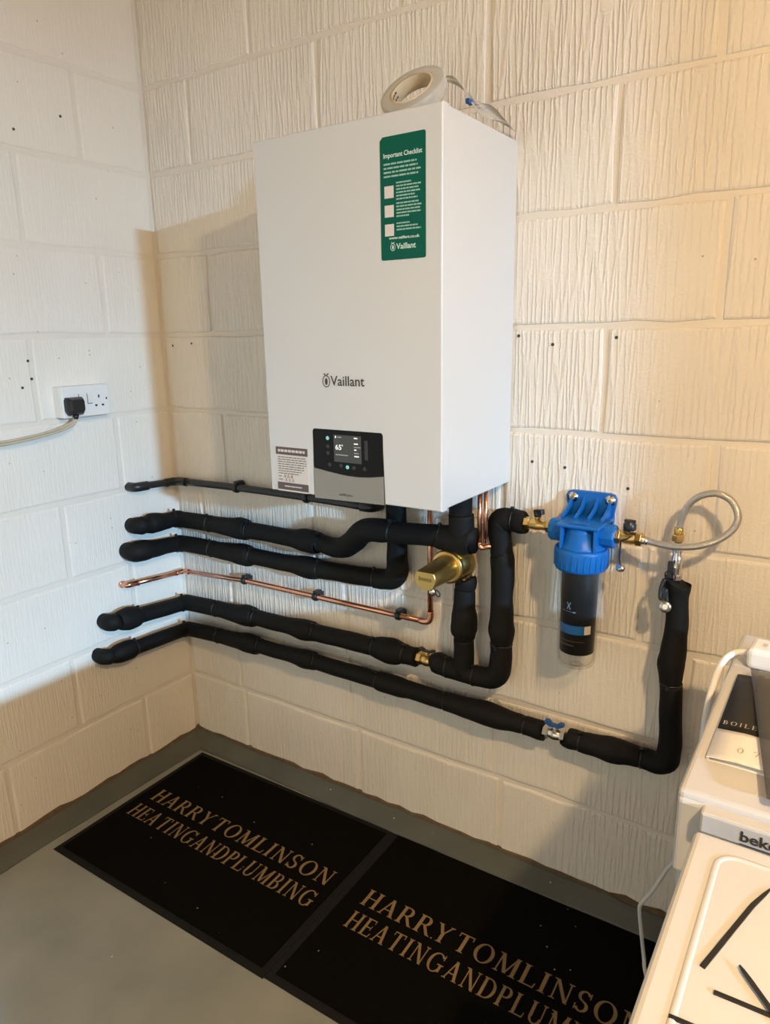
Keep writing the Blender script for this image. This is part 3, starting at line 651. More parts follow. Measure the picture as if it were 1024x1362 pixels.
sleeve(t, [(0.791, WY, 0.547, 0.0235), (0.797, WY, 0.547, 0.0270), (0.825, WY, 0.547, 0.0315), (0.858, WY, 0.548, 0.0325), (0.882, WY, 0.549, 0.0265), (0.898, WY, 0.549, 0.0245), (0.925, WY, 0.549, 0.0255)])
for c, ax, r in (((0.042, -0.223, 0.541), (0, 1, 0), 0.0240), ((0.042, -0.056, 0.524), (0.3, 1, 0), 0.0255), ((0.19, WY, 0.532), (1, 0, 0), 0.0253), ((0.357, WY, 0.538), (1, 0, 0), 0.0245), ((0.586, WY, 0.542), (1, 0, 0), 0.0245), ((0.794, WY, 0.547), (1, 0, 0), 0.0258), ((0.890, WY, 0.549), (1, 0, 0), 0.0255)): tie(t, c, ax, r)
# lowest insulated pipe, left of the blue valve
t = thing('insulated_pipe', 'lowest black foam-lagged pipe, running to the blue-handled valve', 'pipe', (0.6, 0, 0.45), 'lagged pipes')
sleeve(t, [(-0.008, -0.348, 0.452, 0.018), (0.014, -0.350, 0.452, 0.022), (0.034, -0.347, 0.452, 0.0235), (0.043, -0.337, 0.451, 0.023), (0.043, -0.326, 0.450, 0.019)])
sleeve(t, [(0.042, -0.332, 0.451, 0.019), (0.042, -0.324, 0.450, 0.0245), (0.042, -0.298, 0.448, 0.0290), (0.042, -0.262, 0.446, 0.0285), (0.042, -0.246, 0.445, 0.023)])
sleeve(t, [(0.042, -0.249, 0.445, 0.0205), (0.042, -0.240, 0.444, 0.0225), (0.042, -0.14, 0.439, 0.0225), (0.042, -0.058, 0.433, 0.0225)])
sleeve(t, [(0.041, -0.062, 0.432, 0.0205), (0.042, -0.056, 0.432, 0.0235), (0.047, -0.046, 0.433, 0.0245), (0.070, WY, 0.434, 0.024), (0.19, WY, 0.440, 0.0235), (0.26, WY, 0.443, 0.025), (0.315, WY, 0.445, 0.029), (0.350, WY, 0.446, 0.028), (0.364, WY, 0.447, 0.024)])
sleeve(t, run(0.364, 0.584, WY, 0.447, 0.450, 0.0225, 0.0275))
sleeve(t, run(0.584, 0.800, WY, 0.450, 0.450, 0.0228))
sleeve(t, [(0.800, WY, 0.450, 0.021), (0.806, WY, 0.450, 0.026), (0.85, WY, 0.449, 0.027), (0.885, WY, 0.449, 0.0255), (0.90, WY, 0.449, 0.0235), (0.96, WY, 0.449, 0.0232), (1.005, WY, 0.448, 0.0232), (1.011, WY, 0.448, 0.021)])
sleeve(t, [(1.010, WY, 0.448, 0.021), (1.016, WY, 0.448, 0.0245), (1.06, WY, 0.448, 0.0255), (1.11, WY, 0.448, 0.0285), (1.15, WY, 0.447, 0.0285), (1.19, WY, 0.447, 0.0245), (1.220, WY, 0.447, 0.0225), (1.227, WY, 0.447, 0.020)])
sleeve(t, [(1.227, WY, 0.447, 0.020), (1.233, WY, 0.447, 0.0225), (1.262, WY, 0.447, 0.0235), (1.272, WY, 0.447, 0.0240)])
for c, ax, r in (((0.042, -0.248, 0.445), (0, 1, 0), 0.0220), ((0.042, -0.056, 0.432), (0.3, 1, 0), 0.0235), ((0.19, WY, 0.440), (1, 0, 0), 0.0235), ((0.366, WY, 0.447), (1, 0, 0), 0.0225), ((0.586, WY, 0.450), (1, 0, 0), 0.0225), ((0.803, WY, 0.450), (1, 0, 0), 0.0240), ((1.013, WY, 0.448), (1, 0, 0), 0.0230), ((1.229, WY, 0.447), (1, 0, 0), 0.0218)): tie(t, c, ax, r)
# right-hand part of the lowest pipe: elbow and riser up to the hose
t = thing('insulated_pipe', 'black foam-lagged pipe turning up beside the washing machine towards the hose', 'pipe', (1.45, 0, 0.45), 'lagged pipes')
sleeve(t, [(1.331, WY, 0.448, 0.0215), (1.334, WY, 0.448, 0.0235), (1.350, WY, 0.448, 0.0240), (1.362, WY, 0.448, 0.0225)])
sleeve(t, [(1.362, WY, 0.448, 0.0205), (1.367, WY, 0.448, 0.0235), (1.40, WY, 0.449, 0.0255), (1.438, WY, 0.451, 0.0285), (1.460, WY, 0.452, 0.0265), (1.49, WY, 0.453, 0.0230), (1.500, WY, 0.453, 0.0215)])
sleeve(t, [(1.500, WY, 0.453, 0.0210), (1.506, WY, 0.453, 0.0230), (1.532, -0.043, 0.454, 0.0238), (1.550, -0.045, 0.465, 0.0255), (1.556, -0.047, 0.492, 0.0245), (1.555, -0.049, 0.54, 0.0232), (1.551, -0.05, 0.60, 0.0228), (1.548, -0.05, 0.648, 0.0220)])
sleeve(t, [(1.547, -0.05, 0.648, 0.0200), (1.546, -0.05, 0.656, 0.0225), (1.545, -0.05, 0.690, 0.0268), (1.546, -0.05, 0.715, 0.0262), (1.549, -0.05, 0.76, 0.0232), (1.548, -0.05, 0.80, 0.0222), (1.545, -0.05, 0.840, 0.0225), (1.544, -0.05, 0.862, 0.0262), (1.544, -0.05, 0.870, 0.0268)])
for c, ax, r in (((1.364, WY, 0.448), (1, 0, 0), 0.0225), ((1.501, WY, 0.453), (1, 0, 0), 0.0225), ((1.5475, -0.05, 0.650), (0, 0, 1), 0.0218)): tie(t, c, ax, r)
# tee piece, riser to the separator and riser to the blue filter
t = thing('insulated_pipe', 'black lagged tee with two risers right of the brass valve, below the separator', 'pipe', (1.1, 0, 0.55), 'lagged pipes')
TY = -0.050
sleeve(t, [(0.989, WY, 0.549, 0.0268), (0.992, -0.042, 0.549, 0.0275), (1.020, -0.046, 0.548, 0.0262), (1.045, -0.048, 0.547, 0.0255), (1.09, TY, 0.547, 0.0250), (1.096, TY, 0.547, 0.0235)])
sleeve(t, [(1.094, TY, 0.547, 0.0235), (1.099, TY, 0.547, 0.0250), (1.125, TY, 0.549, 0.0255), (1.150, TY, 0.558, 0.0270), (1.163, TY, 0.582, 0.0270), (1.165, TY, 0.62, 0.0262), (1.165, TY, 0.648, 0.0258)])
sleeve(t, [(1.066, TY, 0.545, 0.0255), (1.066, TY, 0.60, 0.0255), (1.066, TY, 0.638, 0.0250)])
sleeve(t, [(1.066, TY, 0.637, 0.0235), (1.066, TY, 0.645, 0.0270), (1.066, TY, 0.662, 0.0310), (1.066, TY, 0.690, 0.0305), (1.066, TY, 0.725, 0.0268), (1.066, TY, 0.765, 0.0255), (1.066, TY, 0.768, 0.0240)])
sleeve(t, [(1.067, TY, 0.766, 0.0225), (1.068, TY, 0.770, 0.0250), (1.070, TY, 0.785, 0.0262), (1.070, TY, 0.789, 0.0255)])
sleeve(t, [(1.165, TY, 0.647, 0.0230), (1.165, TY, 0.655, 0.0262), (1.165, TY, 0.680, 0.0300), (1.164, TY, 0.715, 0.0275), (1.164, TY, 0.765, 0.0258), (1.164, TY, 0.82, 0.0272), (1.163, TY, 0.860, 0.0275), (1.162, TY, 0.868, 0.0255)])
sleeve(t, [(1.161, TY, 0.866, 0.0235), (1.160, TY, 0.872, 0.0255), (1.156, TY, 0.905, 0.0260), (1.153, TY, 0.935, 0.0275), (1.160, TY, 0.950, 0.0275), (1.178, TY, 0.953, 0.0265), (1.188, TY, 0.953, 0.0255)])
sleeve(t, [(1.187, TY, 0.953, 0.0235), (1.190, TY, 0.953, 0.0258), (1.208, -0.055, 0.953, 0.0262), (1.216, -0.056, 0.953, 0.0255)])
for c, ax, r in (((1.097, TY, 0.547), (1, 0, 0), 0.0252), ((1.165, TY, 0.648), (0, 0, 1), 0.0255), ((1.188, TY, 0.953), (1, 0, 0), 0.0258), ((1.020, -0.046, 0.548), (1, 0.06, 0), 0.0265)): tie(t, c, ax, r)

# thin black pipe with clips
def pipe_clip(parent, x, y, z, r, mat=M_BLACKP):
    """stand-off clip: block on the wall, split collar round the pipe"""
    b = B().box(x-0.006, x+0.006, y+r*0.6, 0.0, z-r*0.9, z+r*1.1, 0.001)
    b.torus((x, y, z), (1, 0, 0), r+0.0018, 0.0036, 20, 8, 2.4)
    b.box(x-0.008, x+0.008, y-0.004, y+r+0.012, z+r+0.001, z+r+0.0085, 0.0015)
    return build('pipe_clip', b, mat, parent)
t = thing('waste_pipe', 'thin black plastic pipe with clips, topmost on the wall', 'pipe', (0.4, 0, 0.93))
build('pipe', B().tube(catmull([(0.075, -0.030, 0.928), (0.30, -0.030, 0.933), (0.57, -0.030, 0.933), (0.77, -0.030, 0.930)], 3), 0.0107, 16), M_BLACKP, t)
build('pipe', B().tube(catmull([(0.031, -0.055, 0.926), (0.031, -0.10, 0.929), (0.031, -0.150, 0.932)], 3), 0.0107, 16), M_BLACKP, t)
build('elbow', B().tube(catmull([(0.031, -0.066, 0.9265), (0.031, -0.050, 0.926), (0.036, -0.036, 0.926), (0.052, -0.030, 0.927), (0.085, -0.030, 0.928)], 4), 0.0132, 18), M_BLACKP, t)
build('elbow', B().tube(catmull([(0.031, -0.135, 0.931), (0.031, -0.162, 0.932), (0.024, -0.176, 0.932), (0.008, -0.178, 0.932), (-0.008, -0.178, 0.932)], 4), 0.0140, 18), M_BLACKP, t)
build('end_elbow', B().tube(catmull([(0.752, -0.030, 0.930), (0.775, -0.030, 0.930), (0.786, -0.024, 0.930), (0.790, -0.010, 0.930), (0.790, 0.008, 0.930)], 4), 0.0135, 18), M_BLACKP, t)
for x in (0.302, 0.569): pipe_clip(t, x, -0.030, 0.933, 0.0107)
# copper pipe with clips
t = thing('copper_pipe', 'bare copper pipe with black clips between the lagged pipes', 'pipe', (0.45, 0, 0.645))
CR = 0.0076
build('pipe', B().tube([(0.05, -0.030, 0.628), (0.31, -0.030, 0.645), (0.60, -0.030, 0.647), (0.945, -0.030, 0.649)], CR, 16), M_COPPER, t)
build('pipe', B().tube([(0.030, -0.05, 0.627), (0.030, -0.225, 0.642)], CR, 16), M_COPPER, t)
build('pipe', B().tube([(0.960, -0.030, 0.664), (0.960, -0.030, 1.0255)], CR, 16), M_COPPER, t)
build('elbow', B().tube(catmull([(0.030, -0.060, 0.6275), (0.030, -0.045, 0.627), (0.034, -0.034, 0.627), (0.046, -0.030, 0.628), (0.062, -0.030, 0.629)], 4), 0.0090, 18), M_COPPER, t)
build('elbow', B().tube(catmull([(0.930, -0.030, 0.649), (0.944, -0.030, 0.649), (0.955, -0.030, 0.653), (0.960, -0.030, 0.664), (0.960, -0.030, 0.680)], 4), 0.0090, 18), M_COPPER, t)
build('elbow', B().tube(catmull([(0.030, -0.205, 0.6405), (0.030, -0.226, 0.642), (0.026, -0.238, 0.642), (0.012, -0.243, 0.642), (-0.008, -0.243, 0.642)], 4), 0.0093, 18), M_COPPER, t)
for c, ax in (((0.030, -0.205, 0.6405), (0, 1, 0)), ((0.010, -0.243, 0.642), (1, 0, 0))): build('collar', B().torus(c, ax, 0.0088, 0.0020, 18, 8), M_COPPER, t)
for x, z in ((0.308, 0.645), (0.586, 0.647), (0.864, 0.6485)): pipe_clip(t, x, -0.030, z, CR)
# twin copper drops under the boiler
t = thing('copper_drain', 'twin copper drain pipes dropping from the boiler underside', 'pipe', (1.133, -0.1, 0.90))
build('pipe', B().tube([(1.127, -0.100, 1.0265), (1.128, -0.100, 0.900)], 0.0052, 14), M_COPPER, t)
build('pipe', B().tube([(1.140, -0.096, 1.0265), (1.141, -0.096, 0.905)], 0.0052, 14), M_COPPER, t)
build('elbow', B().tube(catmull([(1.128, -0.100, 0.906), (1.128, -0.100, 0.898), (1.134, -0.098, 0.893), (1.141, -0.094, 0.895), (1.150, -0.088, 0.896)], 4), 0.0062, 14), M_COPPER, t)

# ------------------------------------------------------------------ brass dirt separator
t = thing('dirt_separator', 'brass magnetic dirt separator with a stubby canister below the boiler', 'separator', (1.05, -0.06, 0.79))
cxs, czs = 1.044, 0.832
b = B(); rr = []
for d, r in ((0.090, 0.0310), (0.096, 0.0315), (0.170, 0.0280), (0.196, 0.0268), (0.201, 0.0258)):
    ring = []
    for k in range(40):
        a = 2*math.pi*k/40; x, z = r*math.cos(a), r*math.sin(a)
        z = min(z, r*0.62 if d > 0.1 else r)          # flat on top of the canister
        ring.append((cxs+x, -d, czs+z))
    rr.append(ring)
b.rings(rr)
cn = build('canister', b, M_BRASS_D, t)
b = B(); [flat_rect(b, cxs-0.016+k*0.0042, cxs-0.016+k*0.0042+0.0033, czs-0.004, czs+(0.0035 if k else 0.006), -0.2014) for k in range(8)]
build('engraving', b, M_ENGRAVE, cn, normals=False)
build('collar', B().lathe((cxs, -0.102, czs), (0, 1, 0), ((0, 0.0335), (0.001, 0.0395), (0.004, 0.0410), (0.009, 0.0405), (0.011, 0.0375), (0.016, 0.0395), (0.021, 0.0400), (0.024, 0.0380)), 40), M_BRASS, t)
b = B().tube(catmull([(cxs, -0.084, czs, 0.0385), (cxs+0.004, -0.070, czs, 0.0405), (cxs+0.012, -0.052, czs+0.001, 0.0395), (cxs+0.020, -0.036, czs+0.002, 0.0330), (cxs+0.025, -0.026, czs+0.003, 0.0200)], 4), n=32)
build('body', b, M_BRASS, t)
b = B().tube([(1.068, -0.055, 0.818, 0.018), (1.070, -0.052, 0.803, 0.015), (1.070, -0.050, 0.796, 0.0165), (1.070, -0.050, 0.787, 0.0165)], n=20)
build('outlet', b, M_BRASS, t)
build('inlet', B().tube([(1.062, -0.066, 0.855, 0.019), (1.070, -0.076, 0.868, 0.017), (1.074, -0.082, 0.875, 0.017)], n=20), M_BRASS, t)
b = B().lathe((1.052, -0.182, 0.807), (0.1, 0, -1), ((0, 0.005), (0.004, 0.008), (0.010, 0.0085), (0.014, 0.006), (0.018, 0.0045)), 16)
build('drain_cock', b, M_CHROME, t)
build('drain_strap', B().torus((1.066, -0.182, 0.797), (0.3, 1, 0.2), 0.0075, 0.0014, 18, 6), M_BLACKP, t)

# ------------------------------------------------------------------ valves
def butterfly(b, c, span, h, th, axis='x'):
    """two-winged tap handle"""
    x, y, z = c
    prof = [(-span, h*0.55), (-span*0.9, h), (-span*0.55, h*1.05), (-span*0.22, h*0.45), (span*0.22, h*0.45), (span*0.55, h*1.0), (span*0.9, h*1.0), (span, h*0.55), (span*0.45, 0), (-span*0.45, 0)]
    return b.prism(list(reversed(prof)), (x, y+th/2, z), (1, 0, 0), (0, 0, 1), th)
t = thing('ball_valve', 'brass ball valve with a black handle between lagged pipes', 'valve', (0.957, WY, 0.549))
b = B().lathe((0.922, WY, 0.549), (1, 0, 0), ((0, 0.0125), (0.018, 0.0125), (0.020, 0.0145), (0.034, 0.0165), (0.048, 0.0145), (0.050, 0.0125), (0.072, 0.0125)), 22)
b.hexnut((0.922, WY, 0.549), (1, 0, 0), 0.006, 0.020, 0.0170).hexnut((0.922, WY, 0.549), (1, 0, 0), 0.050, 0.063, 0.0170)
b.lathe((0.956, WY, 0.560), (0, 0, 1), ((0, 0.007), (0.010, 0.0065), (0.014, 0.004)), 12)
build('body', b, M_BRASS, t)
build('handle', butterfly(B(), (0.956, WY, 0.572), 0.024, 0.008, 0.010), M_BLACKP, t)
t = thing('ball_valve', 'nickel ball valve with a blue butterfly handle on the lowest pipe', 'valve', (1.302, WY, 0.448))
b = B().lathe((1.266, WY, 0.4475), (1, 0, 0), ((0, 0.0115), (0.022, 0.0115), (0.026, 0.0135), (0.036, 0.0150), (0.046, 0.0135), (0.050, 0.0115), (0.070, 0.0115)), 22)
b.hexnut((1.266, WY, 0.4475), (1, 0, 0), 0.008, 0.022, 0.0160).hexnut((1.266, WY, 0.4475), (1, 0, 0), 0.050, 0.062, 0.0155)
b.lathe((1.302, WY, 0.458), (0, 0, 1), ((0, 0.0065), (0.008, 0.006), (0.012, 0.004)), 12)
build('body', b, M_CHROME, t)
build('handle', butterfly(B(), (1.300, WY, 0.466), 0.024, 0.0135, 0.011), M_BLUE_H, t)
t = thing('isolating_valve', 'brass isolating valve left of the blue filter', 'valve', (1.247, -0.060, 0.952))
b = B().lathe((1.212, -0.058, 0.953), (1, 0, 0), ((0, 0.012), (0.012, 0.012), (0.018, 0.0105), (0.030, 0.0125), (0.040, 0.0125), (0.046, 0.010), (0.060, 0.0115), (0.078, 0.0115)), 22)
b.hexnut((1.212, -0.058, 0.953), (1, 0, 0), 0.005, 0.018, 0.0150).hexnut((1.212, -0.058, 0.953), (1, 0, 0), 0.056, 0.070, 0.0145)
b.lathe((1.247, -0.058, 0.962), (0, 0, 1), ((0, 0.0065), (0.008, 0.006), (0.012, 0.005)), 12)
build('body', b, M_BRASS, t)
b = B().lathe((1.247, -0.058, 0.971), (0, 0, 1), ((0, 0.008), (0.008, 0.0085), (0.011, 0.006)), 14)
b.box(-0.006, 0.022, -0.005, 0.005, 0.0, 0.012, 0.002, 2, Matrix.Translation((1.245, -0.058, 0.975)) @ Matrix.Rotation(math.radians(-28), 4, 'Z') @ Matrix.Rotation(math.radians(-12), 4, 'Y'))
build('handle', b, M_BLACKP, t)
t = thing('isolating_valve', 'brass drain valve with a hanging cap right of the blue filter', 'valve', (1.45, -0.072, 0.955))
b = B().lathe((1.412, -0.075, 0.956), (1, 0, 0), ((0, 0.0115), (0.012, 0.0115), (0.022, 0.0105), (0.030, 0.013), (0.044, 0.013), (0.050, 0.0105), (0.062, 0.0095), (0.070, 0.0080)), 22)
b.hexnut((1.412, -0.075, 0.956), (1, 0, 0), 0.006, 0.020, 0.0150).hexnut((1.412, -0.075, 0.956), (1, 0, 0), 0.050, 0.062, 0.0140)
b.lathe((1.449, -0.075, 0.964), (0, 0, 1), ((0, 0.008), (0.008, 0.008), (0.012, 0.007)), 14)
build('body', b, M_BRASS, t)
b = B().lathe((1.449, -0.075, 0.973), (0, 0, 1), ((0, 0.0115), (0.003, 0.0130), (0.012, 0.0130), (0.016, 0.0095), (0.020, 0.0085)), 12)
b.box(1.438, 1.460, -0.079, -0.071, 0.988, 0.994, 0.0015)
build('handle', b, M_BLACKP, t)
b = B().tube(catmull([(1.458, -0.086, 0.966), (1.449, -0.092, 0.958), (1.438, -0.090, 0.952), (1.436, -0.088, 0.938), (1.436, -0.088, 0.915), (1.438, -0.088, 0.903)], 4), 0.0018, 8)
b.torus((1.449, -0.075, 0.969), (0.15, 0.25, 1), 0.0125, 0.0016, 20, 6)
build('cap_strap', b, M_BLACKP, t)
build('cap', B().lathe((1.436, -0.093, 0.898), (0.35, 0.45, -0.35), ((0, 0.0055), (0.002, 0.0085), (0.010, 0.0090), (0.012, 0.0075)), 18), M_CHROME, t)
# ------------------------------------------------------------------ blue water filter
FXC, FYC = 1.355, -0.080
t = thing('water_filter', 'blue water filter with a clear bowl on the wall', 'filter', (FXC, FYC, 0.66))
b = B().lathe((FXC, FYC, 0.655), (0, 0, 1), ((0.0, 0.012), (0.001, 0.028), (0.006, 0.0365), (0.015, 0.0405), (0.040, 0.0420), (0.150, 0.0440), (0.232, 0.0465), (0.232, 0.0435), (0.150, 0.0412), (0.040, 0.0392), (0.017, 0.0375), (0.010, 0.033), (0.006, 0.024), (0.005, 0.012)), 48, caps=False, closed=True)
build('bowl', b, M_CLEAR, t, smooth=True)
build('bowl_foot', B().lathe((FXC, FYC, 0.6555), (0, 0, 1), ((0, 0.0118), (0.004, 0.0118)), 24), M_CLEAR, t)
ct = build('cartridge', B().lathe((FXC, FYC, 0.690), (0, 0, 1), ((0, 0.032), (0.002, 0.0362), (0.193, 0.0390), (0.195, 0.037)), 36), M_CARTR, t)
def arc_band(b, r, z0, z1, a0, a1, n=16):
    vv = [[b.bm.verts.new((FXC+r*math.sin(a), FYC-r*math.cos(a), z)) for z in (z0, z1)] for a in [math.radians(a0+(a1-a0)*k/n) for k in range(n+1)]]
    for i in range(n):
        f = b.bm.faces.new((vv[i][0], vv[i+1][0], vv[i+1][1], vv[i][1])); f.smooth = True
    return b
build('label_band', arc_band(B(), 0.0380, 0.7400, 0.7600, -100, 38, 20), M_BLUE, ct, normals=False)
build('label_patch', arc_band(B(), 0.0381, 0.7405, 0.7595, 39, 62, 4), M_PAPER, ct, normals=False)
b = B(); arc_band(b, 0.0383, 0.7140, 0.7152, -70, 8); arc_band(b, 0.0383, 0.7240, 0.7247, -85, 40)
build('printed_lines', b, simple('orange_brown_print', (0.22, 0.13, 0.08), 0.5), ct, normals=False)
b = B(); arc_band(b, 0.0383, 0.7900, 0.7908, -40, 0); arc_band(b, 0.0383, 0.7888, 0.7915, 0, 10, 2)
for s in (-1, 1):
    for k in range(4): arc_band(b, 0.0383, 0.795+0.004*k, 0.799+0.004*k, -16+s*(k-1.5)*3.2, -12+s*(k-1.5)*3.2, 1)
build('emblem', b, simple('pale_blue_print', (0.16, 0.27, 0.48), 0.5), ct, normals=False)
b = B().lathe((FXC, FYC, 0.879), (0, 0, 1), ((0, 0.049), (0.001, 0.053), (0.006, 0.0545), (0.040, 0.0560), (0.045, 0.0550), (0.047, 0.052)), 48)
cp_ = build('cap_ring', b, M_BLUE, t)
b = B()
for k in range(28):
    a = 2*math.pi*k/28; m = Matrix.Translation((FXC+0.0553*math.cos(a), FYC+0.0553*math.sin(a), 0.902)) @ Matrix.Rotation(a, 4, 'Z')
    b.box(-0.001, 0.0011, -0.0016, 0.0016, -0.016, 0.014, 0.0, 1, m)
build('cap_rib', b, M_BLUE, cp_)
b = B().lathe((FXC, FYC, 0.924), (0, 0, 1), ((0, 0.050), (0.006, 0.047), (0.014, 0.041), (0.034, 0.036), (0.050, 0.036)), 40)
b.box(FXC-0.036, FXC-0.030, FYC-0.038, FYC+0.030, 0.925, 0.975, 0.001); b.box(FXC+0.034, FXC+0.040, FYC-0.038, FYC+0.030, 0.925, 0.975, 0.001)
build('head', b, M_BLUE, t)
for s, x0 in ((-1, -0.028), (1, 0.028)):
    b = B().lathe((FXC+x0, FYC+0.002, 0.955), (s, 0, 0), ((0, 0.022), (0.010, 0.0235), (0.030, 0.0245), (0.038, 0.0245), (0.041, 0.0225), (0.041, 0.0135), (0.036, 0.0135)), 10)
    for f in b.bm.faces: f.smooth = False
    build('port', b, M_BLUE, t)
b = B().box(FXC-0.044, FXC+0.046, FYC-0.042, -0.012, 0.972, 0.979, 0.003)
b.box(FXC-0.020, FXC+0.020, FYC-0.030, FYC-0.010, 0.979, 0.9815, 0.001)
build('top_plate', b, M_BLUE, t)
poly = [(1.303, 0.985), (1.303, 0.960), (1.398, 0.960), (1.398, 0.985), (1.401, 1.004), (1.402, 1.016), (1.397, 1.025), (1.388, 1.028), (1.306, 1.028), (1.297, 1.025), (1.293, 1.016), (1.294, 1.004)]
b = B().prism(poly, (0, -0.001, 0), (1, 0, 0), (0, 0, 1), 0.010)
build('bracket', b, M_BLUE, t)
for x in (1.306, 1.334, 1.362, 1.390):
    v = [(-0.010, 1.018), (-0.010, 0.976), (-0.070, 0.976), (-0.070, 0.984), (-0.030, 0.998)]
    b = B().prism([(-a, c) for a, c in v], (x+0.0025, 0, 0), (0, -1, 0), (0, 0, 1), 0.005)
    build('gusset', b, M_BLUE, t)
for x in (1.308, 1.389):
    bo = build('bolt', B().lathe((x, -0.0105, 1.0135), (0, -1, 0), ((0, 0.0115), (0.002, 0.0115), (0.002, 0.0075), (0.005, 0.0075), (0.0065, 0.005)), 20), M_CHROME, t)
    build('bolt_centre', B().lathe((x, -0.0165, 1.0135), (0, -1, 0), ((0, 0.0035), (0.001, 0.0035)), 12), M_ENGRAVE, bo)
# ------------------------------------------------------------------ braided hose and its riser fitting
t = thing('braided_hose', 'looped braided steel hose beside the blue filter', 'hose', (1.56, 0, 0.95))
hp = catmull([(1.472, -0.075, 0.9555), (1.490, -0.076, 0.9545), (1.515, -0.082, 0.9535), (1.545, -0.086, 0.9545), (1.580, -0.085, 0.9610), (1.612, -0.080, 0.9755), (1.636, -0.074, 0.9990), (1.642, -0.070, 1.0250), (1.628, -0.066, 1.0510), (1.602, -0.063, 1.0620), (1.574, -0.060, 1.0540), (1.553, -0.056, 1.0340), (1.543, -0.053, 1.0080), (1.539, -0.051, 0.9860), (1.5375, -0.050, 0.968)], 8)
build('hose', B().tube(hp, 0.0066, 16, True, 100), M_BRAID, t)
build('crimp', B().lathe((1.466, -0.0745, 0.9557), (1, -0.03, -0.05), ((0, 0.0088), (0.002, 0.0095), (0.012, 0.0092), (0.020, 0.0080)), 18), M_CHROME, t)
b = B().lathe((1.5375, -0.050, 0.985), (0, 0, -1), ((0, 0.0080), (0.004, 0.0090), (0.012, 0.0088), (0.018, 0.0080)), 18)
b.hexnut((1.5375, -0.050, 0.970), (0, 0, -1), 0.0, 0.014, 0.0125)
build('end_nut', b, M_BRASS, t)
t = thing('isolating_valve', 'nickel drain valve with hanging cap standing below the looped hose', 'valve', (1.538, -0.05, 0.87))
b = B().lathe((1.538, -0.050, 0.958), (0, 0, -1), ((0, 0.0075), (0.010, 0.0075), (0.012, 0.0095), (0.022, 0.0100), (0.030, 0.0085), (0.034, 0.0105), (0.052, 0.0115), (0.060, 0.0095), (0.072, 0.0100), (0.089, 0.0100)), 20)
b.hexnut((1.538, -0.050, 0.958), (0, 0, -1), 0.012, 0.022, 0.0115).hexnut((1.538, -0.050, 0.958), (0, 0, -1), 0.070, 0.082, 0.0140)
b.lathe((1.538, -0.050, 0.905), (-0.25, -1, 0), ((0, 0.007), (0.016, 0.007), (0.018, 0.005)), 12)
build('body', b, M_CHROME, t)
b = B().box(-0.006, 0.006, -0.009, 0.0, -0.022, 0.014, 0.003, 2, Matrix.Translation((1.532, -0.066, 0.905)))
build('handle', b, M_BLACKP, t)
b = B().torus((1.533, -0.074, 0.889), (0.2, 1, 0.1), 0.0105, 0.0014, 20, 6)
b.tube(catmull([(1.524, -0.076, 0.882), (1.520, -0.080, 0.870), (1.519, -0.084, 0.855), (1.521, -0.086, 0.843), (1.527, -0.086, 0.848), (1.529, -0.084, 0.866), (1.531, -0.083, 0.850), (1.533, -0.084, 0.835)], 4), 0.0040, 8)
build('cap_strap', b, M_BLACKP, t)
build('cap', B().lathe((1.531, -0.082, 0.828), (0.05, -1, 0.15), ((0, 0.0080), (0.002, 0.0115), (0.008, 0.0120), (0.011, 0.0105), (0.0115, 0.004)), 20), M_CHROME, t)

# ------------------------------------------------------------------ socket, plug and lead
t = thing('double_socket', 'white surface-mounted double socket on the blockwork beside the corner', 'socket', (0, -0.312, 1.20))
build('back_box', B().box(-0.001, 0.030, -0.385, -0.239, 1.159, 1.243, 0.003), M_WHITE_P, t)
fp = build('faceplate', B().box(0.0295, 0.038, -0.385, -0.239, 1.159, 1.243, 0.003), M_WHITE_P, t)
def socket_slot(y0, y1, z0, z1): build('pin_slot', B().box(0.0372, 0.0384, y0, y1, z0, z1), M_BLACKP, t)
yc = -0.273
socket_slot(yc-0.0022, yc+0.0022, 1.207, 1.2155); socket_slot(yc-0.0140, yc-0.0070, 1.1845, 1.1895); socket_slot(yc+0.0070, yc+0.0140, 1.1845, 1.1895)
socket_slot(-0.2515, -0.2475, 1.201, 1.207)
for y0 in (-0.3335, -0.308):
    sw = build('switch', B().box(0.0365, 0.0405, y0, y0+0.012, 1.196, 1.220, 0.0015, 2, None), M_WHITE_P, t)
    b = B().box(0.0375, 0.0386, y0-0.0015, y0-0.0003, 1.194, 1.2215); b.box(0.0375, 0.0386, y0-0.0015, y0+0.0135, 1.193, 1.1948)
    build('switch_gap', b, M_DARKPRINT, sw)
t = thing('plug', 'black mains plug pushed into the white double socket', 'plug', (0.038, -0.355, 1.19))
oc = [(-0.019, -0.026), (0.019, -0.026), (0.026, -0.014), (0.026, 0.014), (0.022, 0.022), (-0.022, 0.022), (-0.026, 0.014), (-0.026, -0.014)]
b = B(); rr = []
for d, s in ((0.0382, 0.96), (0.041, 1.0), (0.052, 0.98), (0.063, 0.80), (0.066, 0.70)): rr.append([(d, -0.3555+y*s, 1.1925+z*s) for y, z in oc])
b.rings(rr)
for f in b.bm.faces: f.smooth = False
build('plug_body', b, M_BLACKP, t)
build('cord_grip', B().lathe((0.050, -0.357, 1.168), (0.1, -0.15, -1), ((0, 0.008), (0.006, 0.007), (0.012, 0.005)), 12), M_BLACKP, t)
t = thing('mains_lead', 'beige mains lead hanging from the black plug along the wall', 'cable', (0.05, -0.45, 1.13))
